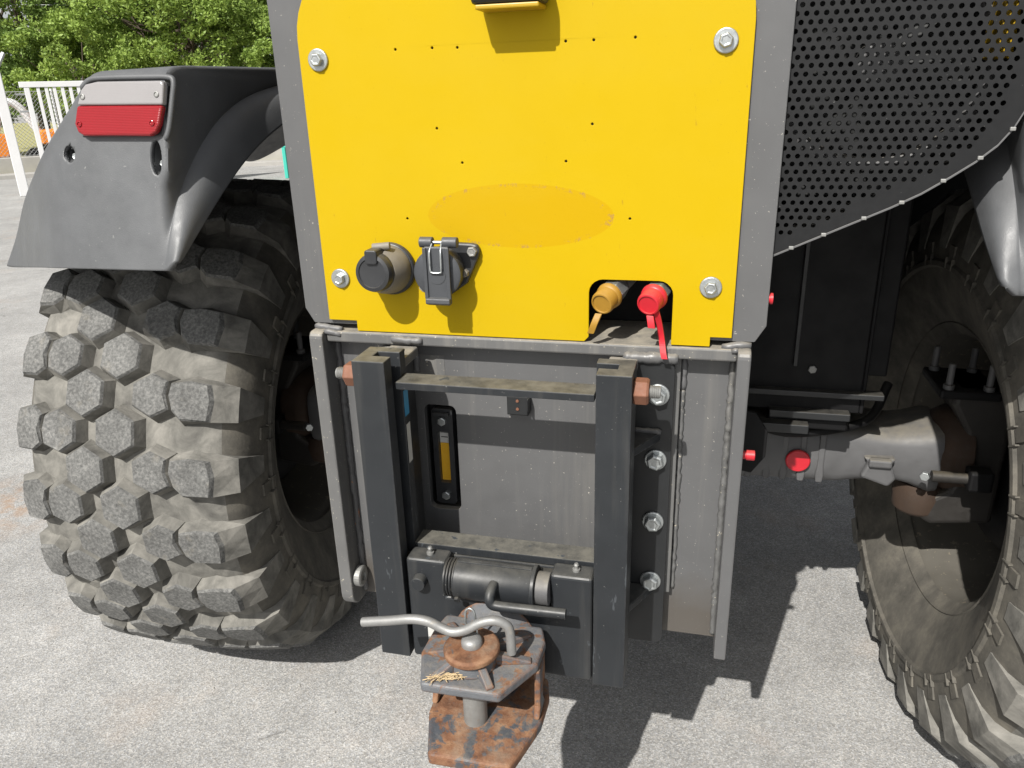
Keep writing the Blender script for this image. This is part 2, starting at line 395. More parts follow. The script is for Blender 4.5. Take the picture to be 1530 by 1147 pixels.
def bolt(name, pos, d, r, h, parent, mat='zinc', washer=None, n=6, rot=0.2, label=None, dome=True):
    d = Vector(d).normalized(); b = MB(); p = Vector(pos)
    base = 0
    if washer:
        wr, wh = washer; b.lathe([(wr, 0), (wr, wh*.7), (wr*.93, wh)], p, d, 24); base = wh
    u = d.cross(Vector((0, 0, 1)) if abs(d.z) < .9 else Vector((1, 0, 0))).normalized(); w = d.cross(u)
    rings = [(r, base), (r, base+h*.8), (r*.86, base+h)]
    if dome: rings += [(r*.62, base+h), (r*.56, base+h*.93)]
    o = len(b.v)
    for rr, hh in rings:
        for k in range(n):
            a = 2*math.pi*k/n+rot; b.v.append(tuple(p+d*hh+(u*math.cos(a)+w*math.sin(a))*rr))
    for i in range(len(rings)-1):
        for k in range(n): b.f.append([o+i*n+k, o+i*n+(k+1) % n, o+(i+1)*n+(k+1) % n, o+(i+1)*n+k]); b.mi.append(0)
    b.f.append([o+(len(rings)-1)*n+k for k in range(n)]); b.mi.append(0)
    return b.build(name, mat, parent, 0.0006, None, label, 1)
def weld(name, path, r, parent, mat='weld'):
    """lumpy weld bead along a path"""
    P = [Vector(p) for p in path]; pts = []; rad = []
    for a, b in zip(P[:-1], P[1:]):
        n = max(2, int((b-a).length/.006))
        for i in range(n):
            pts.append(a.lerp(b, i/n)+Vector(rng.normal(0, .0007, 3))); rad.append(r*(.82+.36*rng.random()))
    pts.append(P[-1]); rad.append(r*.8); rad[0] = r*.7
    return MB().tube(pts, rad, 8).build(name, mat, parent, 0, 180)
def resample(pts, n):
    P = np.array(pts, float); d = np.r_[0, np.cumsum(np.linalg.norm(np.diff(P, axis=0), axis=1))]
    t = np.linspace(0, d[-1], n); return np.stack([np.interp(t, d, P[:, k]) for k in range(P.shape[1])], 1)
def smooth_path(pts, n=24):
    """Catmull-Rom through the points"""
    P = [Vector(p) for p in pts]; P = [P[0]*2-P[1]]+P+[P[-1]*2-P[-2]]; out = []
    k = len(P)-3
    for i in range(k):
        a, b, c, d = P[i:i+4]
        for j in range(max(2, n//k)):
            t = j/max(2, n//k)
            out.append(.5*((2*b)+(c-a)*t+(2*a-5*b+4*c-d)*t*t+(3*b-a-3*c+d)*t**3))
    out.append(P[-2]); return out

# ------------------------------------------------------------------ ground
g = MB(); g.add([(-400, -400, 0), (400, -400, 0), (400, 400, 0), (-400, 400, 0)], [(0, 1, 2, 3)])
ground = tag(g.build('asphalt_ground', 'asphalt'), kind='structure')

# ================================================================== the machine
TH = tag(empty('telehandler'), 'yellow and grey telehandler seen from behind with tow hitch and big rear tyres', 'telehandler')

# ---- chassis behind the plates
b = MB()
b.box(-.365, .365, .16, 3.4, .66, 1.06).box(-.365, .365, .16, 3.4, 1.062, 1.70)
b.build('chassis', 'dark', TH, .006)
MB().box(-.30, .30, .5, 3.9, 1.702, 1.98).build('boom', 'yellow_plain', TH, .01)

# ---- grey rear plate with a cut-out for the couplings
out = [(-.371, 1.077), (.10, 1.077), (.10, 1.19), (.262, 1.19), (.262, 1.077), (.371, 1.077), (.386, 1.103), (.386, 1.72), (-.386, 1.72), (-.386, 1.103)]
rear_plate = plate('rear_plate', out, [], 0.0, .014, 'grey', TH, .0015)
MB().box(-.371, -.352, .014, .16, 1.08, 1.72).box(.352, .371, .014, .16, 1.08, 1.72).build('plate_flange', 'grey', TH, .002)
cav = MB().box(.08, .28, .13, .135, 1.067, 1.23).box(.08, .099, .0145, .13, 1.067, 1.2).box(.263, .28, .0145, .13, 1.067, 1.2).box(.08, .28, .0145, .13, 1.2, 1.23)
cav.build('coupling_recess', 'dark', TH)

# ---- yellow rear panel
ol = [(-.338, 1.086), (-.287, 1.086), (-.287, 1.068), (.108, 1.068), (.115, 1.076)]
ol += [(.115+.022-.022*math.cos(a), 1.148+.022*math.sin(a)) for a in np.linspace(0, math.pi/2, 6)]
ol += [(.245-.022+.022*math.sin(a), 1.148+.022*math.cos(a)) for a in np.linspace(0, math.pi/2, 6)]
ol += [(.245, 1.069), (.304, 1.069), (.304, 1.084), (.336, 1.084)]
ol += [(.336-.11+.11*math.cos(a), 1.53+.11*math.sin(a)) for a in np.linspace(0, math.pi/2, 10)]
ol += [(-.338+.11-.11*math.sin(a), 1.53+.11*math.cos(a)) for a in np.linspace(0, math.pi/2, 10)]
hp = [(-.179, 1.511), (-.121, 1.511), (-.082, 1.510), (.079, 1.512), (.119, 1.512), (.177, 1.513), (-.121, 1.398), (.118, 1.400), (-.083, 1.347), (.079, 1.348), (-.180, 1.261), (.176, 1.264)]
panel = plate('rear_panel', ol, [circle(x, z, .0021, 8) for x, z in hp], -.0075, -.0025, 'yellow', TH, .0008,
              'flat yellow steel panel with oval ghost of a removed badge')
for i, (x, z) in enumerate([(-.306, 1.501), (.299, 1.504), (-.308, 1.160), (.300, 1.163)]):
    bolt('bolt', (x, -.0078, z), (0, -1, 0), .0100, .0085, panel, 'zinc', (.0165, .0035), rot=.3*i)
MB().box(-.02, .02, -.0024, -.0002, 1.3, 1.34).box(-.3, -.27, -.0024, -.0002, 1.2, 1.5).box(.27, .3, -.0024, -.0002, 1.2, 1.5).build('spacer', 'dark', panel)

# ---- black handle over the panel
h = MB().prism(rrect(-.066, -.010, 1.560, 1.605, .012), 'x', -.043, .057)
hd = h.build('panel_handle', 'blackplastic', TH, .004)
MB().box(-.038, .052, -.060, -.0078, 1.5535, 1.560).build('handle_base', 'yellow_plain', hd, .002)

# ---- hitch bracket : beam, back plate, side plates, welds
MB().box(-.346, .346, -.012, .13, 1.047, 1.0665).build('top_beam', 'grey_dirty', TH, .003)
back_plate = plate('back_plate', [(-.346, .502), (.346, .502), (.346, 1.0465), (-.346, 1.0465)],
                   [rrect(-.187, -.127, .714, .926, .012)], .022, .036, 'grey_back', TH, .001)
def side_plate(s, z0, r):
    y0, y1 = -.028, .15
    poly = [(y1, 1.068), (y1, z0), ]
    poly += [(y0+r-r*math.sin(a), z0+r-r*math.cos(a)) for a in np.linspace(0, math.pi/2, 7)]
    poly += [(y0+.012-.012*math.cos(a), 1.068-.012+.012*math.sin(a)) for a in np.linspace(0, math.pi/2, 5)]
    x0, x1 = (.346, .3665) if s > 0 else (-.371, -.346)
    return MB().prism(poly, 'x', x0, x1).build('side_plate', 'grey_dirty' if s < 0 else 'grey', TH, .003)
spl = side_plate(-1, .492, .035); spr = side_plate(1, .492, .004)
MB().lathe([(.021, 0), (.021, .012), (.017, .014), (.010, .014), (.009, .009)], (-.3455, .000, .555), (1, 0, 0), 24).build('pivot_bush', 'dullzinc', TH, .001)
for s in (-1, 1): MB().box(min(s*(.168 if s > 0 else .20), s*.2625), max(s*(.168 if s > 0 else .20), s*.2625), .003, .0218, .600, 1.046).build('mounting_pad', 'grey_dirty', TH, .0015)
weld('weld', [(.2665, .0205, .985), (.2665, .0205, .60)], .0048, TH, 'grey_dirty')
weld('weld', [(.2665, .0205, 1.04), (.2665, .0205, .985)], .006, TH)
weld('weld', [(.3425, .0205, 1.04), (.3425, .0205, .51)], .0055, TH, 'grey_dirty')
weld('weld', [(-.3425, .0205, 1.04), (-.3425, .0205, .51)], .0065, TH)
weld('weld', [(-.370, .000, 1.071), (-.345, -.002, 1.070), (-.318, -.003, 1.0675)], .0065, TH)
weld('weld', [(-.348, -.0115, 1.066), (-.334, -.0105, 1.064), (-.318, -.0095, 1.059)], .0055, TH)
weld('weld', [(.322, -.002, 1.0675), (.345, -.002, 1.070), (.366, .000, 1.071)], .0065, TH, 'grey')
weld('weld', [(.338, -.0105, 1.064), (.347, -.012, 1.066)], .005, TH, 'grey')
MB().box(.366, .3665, .02, .15, .8, 1.0).build('plate_stay', 'grey', TH)

# ---- hitch ladder frame
LAD = empty('hitch_frame', parent=TH)
def rail(s):
    xo, xi = (-.232, -.178) if s < 0 else (.1995, .1475)
    sg = 1 if s < 0 else -1
    xm = xo+sg*.024; xr = xi+sg*.006
    p = [(xo, -.155), (xi, -.155), (xi, -.126), (xm, -.126), (xm, -.104), (xr, -.104), (xr, -.082), (xo, -.082)]
    return MB().prism(p, 'z', .512, 1.0665).build('rail', 'charcoal_ledge', LAD, .0016)
rail(-1); rail(1)
MB().box(-.172, .1425, -.131, -.0865, 1.0135, 1.0260).build('crossbar', 'charcoal_ledge', LAD, .0015)
MB().box(-.172, .1425, -.1075, -.063, .7050, .7200).build('crossbar', 'charcoal_ledge', LAD, .0015)
for s in (-1, 1):
    xa, xb = (.172, .2535) if s > 0 else (-.2535, -.198)
    fl = plate('flange', rrect(xa, xb, .500, 1.041, .013, 4, (0, 1, 1, 0) if s > 0 else (1, 0, 0, 1)), [], -.0125, .0028, 'black', LAD, .0012)
    MB().box(*((.150, .168) if s > 0 else (-.205, -.187)), -.0818, -.0128, .53, 1.04).build('web', 'black', LAD, .001)
    for z in (.905, .610):
        gx = [(.182, -.0818), (.199, -.0818), (.236, -.013), (.182, -.013)]
        if s < 0: gx = [(-x-.02, y) for x, y in gx]
        MB().prism(gx, 'z', z, z+.014).build('gusset', 'charcoal', LAD, .002)
    weld('weld', [(s*.19, -.0145, .922), (s*.236, -.0145, .921)], .005, LAD, 'alum')
    for i, z in enumerate((.986, .870, .753, .633)):
        bolt('bolt', (s*.229, -.0127, z), (0, -1, 0), .0145, .012, LAD, 'zinc', (.0185, .004), rot=.35+.4*i)
for s in (-1, 1):
    x0 = .1997 if s > 0 else -.2322
    z0 = 1.035
    nb = MB(); nb.lathe([(.0190, 0), (.0205, .003), (.0205, .019), (.018, .0225)], (x0, -.128, z0), (s, 0, 0), 6)
    nb.build('nut', 'copper', LAD, .0012, None, 'copper-coloured rusty hexagon nut')
    prof = [(.0095, .0226)]
    for q in range(5): prof += [(.0100, .0240+q*.0028), (.0088, .0254+q*.0028)]
    prof += [(.0085, .0385)]
    MB().lathe(prof, (x0, -.128, z0), (s, 0, 0), 16).build('bolt_end', 'dullzinc', LAD, 0, 40)
weld('weld', [(-.228, -.0795, 1.060), (-.175, -.0785, 1.060)], .0055, LAD)
weld('weld', [(-.222, -.0135, 1.058), (-.168, -.0125, 1.056)], .0065, LAD)
weld('weld', [(.172, -.0125, 1.047), (.258, -.0110, 1.047)], .009, LAD, 'grey')
weld('weld', [(-.196, .0195, 1.045), (-.194, .0185, .990)], .008, LAD)
MB().box(-.178, -.1755, -.0803, -.080, .93, .985).build('blue_sticker', 'blue', LAD)
# pad lugs between beam and rails
for (x0, x1, z0, z1) in ((-.226, -.176, 1.030, 1.047), (.150, .196, 1.030, 1.047)): MB().box(x0, x1, -.0815, -.0125, z0, z1).build('rail_lug', 'grey_dirty', LAD, .003)
MB().box(-.1715, -.1712, -.103, -.085, .955, 1.0).build('rail_label', 'blue', LAD)
MB().box(-.1715, -.1712, -.101, -.086, .870, .94).build('rail_label', 'paper', LAD)

# ---- hitch carriage
CAR = empty('hitch_carriage', parent=TH)
poly = [(-.173, .512), (.1455, .512), (.1455, .7155), (.076, .7155), (.076, .648), (-.102, .648), (-.102, .7155), (-.173, .7155)]
MB().prism(poly, 'y', -.150, -.110).build('carriage_plate', 'charcoal', CAR, .006, None, None, 3)
MB().box(-.102, .076, -.1095, -.100, .600, .7040).build('carriage_back', 'charcoal', CAR, .002)
MB().box(-.200, .172, -.1245, -.106, .535, .70).build('slide_tongue', 'black', CAR, .002)
cz, cy = .686, -.146
cyl = MB().lathe([(.0285, -.084), (.0335, -.082), (.0335, .050), (.0315, .053)], (0, cy, cz), (1, 0, 0), 36)
cyl.build('lock_cylinder', 'charcoal', CAR, .001, 40)
MB().lathe([(.0360, .047), (.0360, .0535)], (0, cy, cz), (1, 0, 0), 36).build('retaining_band', 'charcoal', CAR, .001, 40)
MB().lathe([(.027, .0536), (.027, .0758)], (0, cy, cz), (1, 0, 0), 30).build('cylinder_collar', 'alum', CAR, .001, 40)
MB().box(-.080, .046, -.150, -.142, cz+.0325, cz+.0350).build('cylinder_strip', 'charcoal', CAR, .001)
sp = [(-.101+.0205*t/60, cy+.0305*math.cos(t*.42), cz+.0305*math.sin(t*.42)) for t in range(61)]
MB().tube(sp, .0022, 6).build('spring', 'black', CAR, 0, 60)
bolt('band_screw', (.042, cy-.027, cz-.024), (0, -1, -.6), .005, .006, CAR, 'black')
bolt('band_screw', (-.076, cy-.027, cz-.022), (0, -1, -.4), .006, .005, CAR, 'black')
MB().lathe([(.0125, 0), (.0125, .016), (.0115, .0172)], (-.148, -.150, .676), (0, -1, 0), 24).build('lock_button', 'charcoal', CAR, .0006, 40)
for x in (-.135, .116):
    MB().lathe([(.0065, 0), (.0065, .004), (.0035, .0045), (.0035, .009), (.0045, .011), (.003, .014)], (x, -.130, .7156), (0, 0, 1), 10).build('grease_nipple', 'dullzinc', CAR, 0, 40)
lp = smooth_path([(-.0115, -.174, .702), (-.0125, -.190, .700), (-.0130, -.199, .692), (-.009, -.201, .6835), (.001, -.201, .6810), (.030, -.201, .6812), (.111, -.201, .6830)], 36)
MB().tube(lp, .0083, 12).build('lock_lever', 'charcoal', CAR, .0008, 40)
MB().box(-.142, -.118, -.1512, -.1501, .545, .585).build('label_plate', 'paper', CAR, .0003)

# ---- towing jaw
JAW = empty('towing_jaw', parent=TH)
MB().lathe([(.074, 0), (.066, .012), (.056, .03), (.052, .10)], (-.02, -.1502, .577), (0, -1, 0), 28).build('jaw_neck', 'rust_painted', JAW, .002, 50)
def slab(poly, z0, z1, tilt=0, yref=-.25):
    mb = MB(); n = len(poly)
    def dz(q): return tilt*min(0, (q[1]-yref))
    v = [(x, y, z0+dz((x, y))) for x, y in poly]+[(x, y, z1+dz((x, y))) for x, y in poly]
    mb.add(v, [tuple(range(n))[::-1], tuple(range(n, 2*n))]+[(i, (i+1) % n, n+(i+1) % n, n+i) for i in range(n)]); return mb
tj = [(-.100, -.165), (.066, -.165), (.078, -.200), (.076, -.252), (.034, -.328), (-.087, -.330), (-.110, -.262), (-.108, -.200)]
slab(tj, .606, .624).build('upper_jaw', 'rust_painted', JAW, .005, None, None, 3)
for (x, y) in ((.020, -.322), (-.074, -.322), (.066, -.250), (-.097, -.262), (.05, -.19), (-.085, -.19)):
    a = Vector((-.022, -.272, 0)); e = Vector((x, y, 0)); d = (e-a).normalized(); w = Vector((-d.y, d.x, 0))*.0065
    st = a+d*.034
    v = [st-w, st+w, e+w, e-w]; mb = MB()
    vv = [(p.x, p.y, .6235) for p in v]+[(v[0].x, v[0].y, .645), (v[1].x, v[1].y, .645), (v[2].x, v[2].y, .628), (v[3].x, v[3].y, .628)]
    mb.add(vv, [(3, 2, 1, 0), (4, 5, 6, 7), (0, 1, 5, 4), (1, 2, 6, 5), (2, 3, 7, 6), (3, 0, 4, 7)]).build('rib', 'rust_painted', JAW, .002)
MB().lathe([(.037, 0), (.034, .022)], (-.022, -.272, .6238), (0, 0, 1), 28).build('pin_boss', 'rust_painted', JAW, .002, 40)
MB().lathe([(.041, 0), (.0435, .003), (.0435, .010), (.040, .0135), (.016, .0145)], (-.022, -.272, .6462), (-.04, -.03, 1), 36).build('pin_disc', 'rust_disc', JAW, .001, 40, 'rust-red steel disc under the handle')
MB().lathe([(.0165, 0), (.0165, .006), (.014, .011), (.007, .0135)], (-.0215, -.272, .6610), (-.04, -.03, 1), 24).build('pin_head', 'galv', JAW, 0, 60)
MB().lathe([(.0185, 0), (.0190, .012), (.0190, .152)], (-.022, -.272, .4945), (0, 0, 1), 28).build('tow_pin', 'dullzinc', JAW, .002, 40)
bj = [(-.094, -.165), (.074, -.165), (.084, -.205), (.082, -.262), (.052, -.350), (-.076, -.352), (-.100, -.275), (-.100, -.205)]
slab(bj, .500, .522, .12).build('lower_jaw', 'rust', JAW, .006, None, None, 3)
for xs in (.069, -.100):
    MB().prism([(-.214, .5205), (-.262, .5205), (-.252, .540), (-.249, .590), (-.254, .608), (-.214, .608), (-.226, .590), (-.228, .545)], 'x', xs, xs+.010).build('jaw_cheek', 'rust', JAW, .003)
MB().box(-.092, .069, -.178, -.165, .5215, .6065).build('jaw_throat', 'rust', JAW, .002)
hp_ = smooth_path([(-.196, -.282, .681), (-.150, -.282, .691), (-.113, -.281, .699), (-.088, -.279, .697), (-.068, -.278, .688), (-.050, -.278, .683), (-.030, -.276, .688), (-.008, -.272, .701), (.012, -.268, .706), (.028, -.264, .700), (.036, -.262, .686), (.038, -.262, .645)], 66)
MB().tube(hp_, .0074, 14).build('pin_handle', 'galv', JAW, .001, 50)
lp = smooth_path([(-.032, -.262, .664), (-.033, -.262, .706), (-.029, -.262, .716), (-.023, -.262, .717), (-.018, -.262, .708), (-.015, -.262, .668)], 24)
MB().tube(lp, .0019, 8).build('linch_clip', 'zinc', JAW, 0, 60)

# ---- sight glass
SG = empty('sight_glass', parent=TH)
MB().box(-.187, -.127, .052, .056, .712, .928).box(-.1875, -.186, .0362, .052, .712, .928).box(-.128, -.1265, .0362, .052, .712, .928).box(-.187, -.127, .0362, .052, .924, .928).box(-.187, -.127, .0362, .052, .711, .7148).build('glass_recess', 'black', SG)
plate('glass_frame', rrect(-.176, -.136, .724, .917, .008), [rrect(-.1655, -.1455, .768, .872, .002, 2)], .026, .046, 'blackplastic', SG, .002)
MB().box(-.1655, -.1455, .036, .040, .768, .8450).build('glass_tube', 'oil', SG, .0008)
MB().box(-.1655, -.1455, .036, .040, .8452, .872).build('glass_scale', 'paper', SG, .0008)
MB().box(-.163, -.150, .0355, .0359, .8565, .8580).box(-.164, -.148, .0355, .0359, .866, .8672).build('scale_mark', 'black', SG)
for z in (.894, .743): bolt('bolt', (-.1555, .0258, z), (0, -1, 0), .0088, .007, SG, 'zinc', dome=False, rot=.5)
MB().box(-.171, -.141, .018, .0258, .905, .911).build('glass_visor', 'blackplastic', SG, .001)

# ---- latch, stickers on the back plate
la = MB().box(-.029, .009, .010, .0218, .922, .957).box(.009, .0115, -.002, .0218, .928, .957)
lo = la.build('plate_latch', 'black', TH, .0015)
for z in (.934, .949): bolt('screw', (-.010, .0098, z), (0, -1, 0), .003, .002, lo, 'copper', dome=False)
MB().box(-.205, -.143, .0213, .0219, .955, 1.02).build('faded_sticker', 'grey_dirty', TH)
fr = MB()
for (x0, x1, z0, z1) in ((-.178, -.154, .9655, .9665), (-.178, -.154, .9795, .9805), (-.178, -.177, .9666, .9794), (-.155, -.154, .9666, .9794)): fr.box(x0, x1, .0207, .0212, z0, z1)
fr.build('sticker_print', 'black', TH)

# ---- round trailer socket with push-on cap
SO = empty('trailer_socket', parent=TH)
MAT['sockbody'] = paint('dusty_socket_body', (.16, .145, .12), .6, var=.35, vs=30, bump=.2, bs=160)
c0 = (-.2135, -.0078, 1.180)
MB().lathe([(.0425, 0), (.0435, .003), (.0430, .009), (.0405, .011)], c0, (0, -1, 0), 40).build('socket_gasket', 'blackplastic', SO, 0, 50)
MB().lathe([(.0395, .011), (.0400, .014), (.0385, .028), (.0350, .042), (.0310, .052)], c0, (-.06, -1, .06), 40).build('socket_housing', 'sockbody', SO, 0, 50)
cap = MB().lathe([(.0300, 0), (.0310, .002), (.0310, .014), (.0290, .020), (.0235, .0215), (.0225, .0195), (.010, .0190)], (-.2175, -.056, 1.1845), (-.06, -1, .06), 40)
cap.build('socket_cap', 'blackplastic', SO, 0, 40)
MB().prism(rrect(-.2285, -.2080, 1.200, 1.2225, .004, 3), 'y', -.079, -.050).build('cap_hinge', 'blackplastic', SO, .002)
MB().tube([(-.226, -.050, 1.222), (-.198, -.045, 1.224)], .006, 12).build('hinge_pin', 'sockbody', SO, .001, 40)
MB().lathe([(.0065, 0), (.0065, .002)], (-.1925, -.042, 1.194), (.5, -1, .1), 16).build('drain_hole', 'dark', SO)

# ---- second socket with spring latch cover
S2 = empty('latched_socket', (.006, 0, 0), parent=TH)
pl = MB(); hull = [(-.163, 1.143), (-.120, 1.137), (-.0875, 1.160), (-.0665, 1.203), (-.0640, 1.214), (-.0680, 1.2225), (-.077, 1.2245), (-.120, 1.226), (-.165, 1.200), (-.170, 1.152)]
pl.prism(hull, 'y', -.0195, -.0078).build('socket_base', 'blackplastic', S2, .003)
MB().lathe([(.037, 0), (.037, .020), (.0345, .024)], (-.1255, -.0196, 1.182), (0, -1, 0), 36).build('socket_body', 'blackplastic', S2, .001, 40)
MB().lathe([(.0345, 0), (.0385, .003), (.0385, .010), (.0350, .0125)], (-.1245, -.0440, 1.183), (0, -1, 0), 40).build('socket_lid', 'sockplastic', S2, 0, 40)
lt = MB().prism([(-.1415, 1.137), (-.1410, 1.2270), (-.1010, 1.2270), (-.1005, 1.137), (-.103, 1.134), (-.139, 1.134)], 'y', -.0640, -.0567)
ltb = lt.build('latch_bar', 'sockplastic', S2, .002)
MB().box(-.1425, -.1365, -.0670, -.0642, 1.145, 1.226).box(-.1055, -.0995, -.0670, -.0642, 1.145, 1.226).build('latch_rib', 'sockplastic', S2, .001)
MB().prism([(-.064, 1.135), (-.057, 1.136), (-.062, 1.148), (-.070, 1.146), (-.071, 1.138)], 'x', -.141, -.101).build('latch_lip', 'sockplastic', S2, .0015)
for xa, xb in ((-.150, -.129), (-.113, -.089)):
    MB().tube([(xa, -.052, 1.232), (xb, -.052, 1.232)], .0085, 16).build('hinge_barrel', 'sockplastic', S2, .001, 40)
MB().tube([(-.129, -.052, 1.232), (-.113, -.052, 1.232)], .003, 8).build('hinge_rod', 'zinc', S2, 0, 60)
wp = smooth_path([(-.129, -.058, 1.231), (-.1305, -.068, 1.218), (-.1300, -.069, 1.192), (-.1280, -.0685, 1.188), (-.1140, -.0685, 1.188), (-.1125, -.069, 1.192), (-.1120, -.068, 1.218), (-.1135, -.058, 1.231)], 42)
MB().tube(wp, .0014, 6).build('spring_clip', 'zinc', S2, 0, 60)
MB().lathe([(.0125, 0), (.0135, .0004), (.0135, .0008)], (-.1210, -.0640, 1.182), (0, -1, 0), 24).build('latch_boss', 'sockplastic', S2)
bolt('bolt', (-.0755, -.0196, 1.2125), (0, -1, 0), .0085, .007, S2, 'dullzinc', rot=.1)
bolt('bolt', (-.1600, -.0196, 1.1530), (0, -1, 0), .0085, .006, S2, 'dullzinc', rot=.4)
bolt('bolt', (-.0880, -.0196, 1.178), (0, -1, 0), .0065, .010, S2, 'sockbody', rot=.4)

# ---- hydraulic couplings in the notch
def coupling(name, p1, p0, mat, strap, tab):
    e = empty(name, parent=TH); p0 = Vector(p0); p1 = Vector(p1); d = (p1-p0).normalized(); L = (p1-p0).length
    MB().lathe([(.0150, 0), (.0150, L*.62)], p0, d, 24).build('coupling_body', 'dullzinc', e, .001, 40)
    MB().lathe([(.0185, L*.42), (.0195, L*.45), (.0195, L*.66), (.0185, L*.69)], p0, d, 6).build('coupling_nut', 'zinc', e, .001)
    MB().lathe([(.0165, L*.70), (.0205, L*.71), (.0212, L*.73), (.0205, L*.78), (.0185, L*.80), (.0185, L*.96), (.0170, L), (.0150, L*1.005), (.0145, L*.985)], p0, d, 32).build('dust_cap', mat, e, 0, 40)
    def ribbon(path, w, th, side):
        mb = MB(); P = smooth_path(path, 20); s = Vector(side).normalized()*w; n = len(P)
        for i, p in enumerate(P):
            t = (P[min(i+1, n-1)]-P[max(i-1, 0)]).normalized(); nn = t.cross(s).normalized()*th
            mb.v += [tuple(p-s-nn), tuple(p+s-nn), tuple(p+s+nn), tuple(p-s+nn)]
        for i in range(n-1):
            for k in range(4): mb.f.append([i*4+k, i*4+(k+1) % 4, i*4+4+(k+1) % 4, i*4+4+k]); mb.mi.append(0)
        mb.f += [[0, 3, 2, 1], [4*n-4, 4*n-3, 4*n-2, 4*n-1]]; mb.mi += [0, 0]; return mb
    if tab: ribbon(tab, .0055, .0022, (1, -.15, 0)).build('cap_tab', mat, e, .001)
    if strap: ribbon(strap, .0048, .0013, (1, -.3, .1)).build('cap_strap', mat, e, .0006)
coupling('hydraulic_coupling', (.1385, -.036, 1.1385), (.174, .060, 1.166), 'ochre', None, [(.1340, -.030, 1.1215), (.1280, -.034, 1.1065), (.1215, -.030, 1.0890)])
coupling('hydraulic_coupling', (.2090, -.036, 1.1395), (.238, .060, 1.166), 'redplastic',
         [(.2220, -.030, 1.128), (.2265, -.024, 1.108), (.2300, -.020, 1.088), (.2325, -.022, 1.074), (.2350, -.030, 1.062), (.2375, -.034, 1.0535)], [(.2130, -.038, 1.1235), (.2150, -.041, 1.1140), (.2165, -.042, 1.1050)])

# ---- red pegs at the right edge
for (x, y, z, r, L) in ((.3667, .0, .885, .0085, .020), (.3862, .008, 1.1445, .0085, .006)):
    MB().lathe([(r*.8, 0), (r*.8, L*.3), (r, L*.32), (r, L*.95), (r*.85, L)], (x, y, z), (1, 0, 0), 18).build('red_peg', 'redplastic', TH, 0, 40)

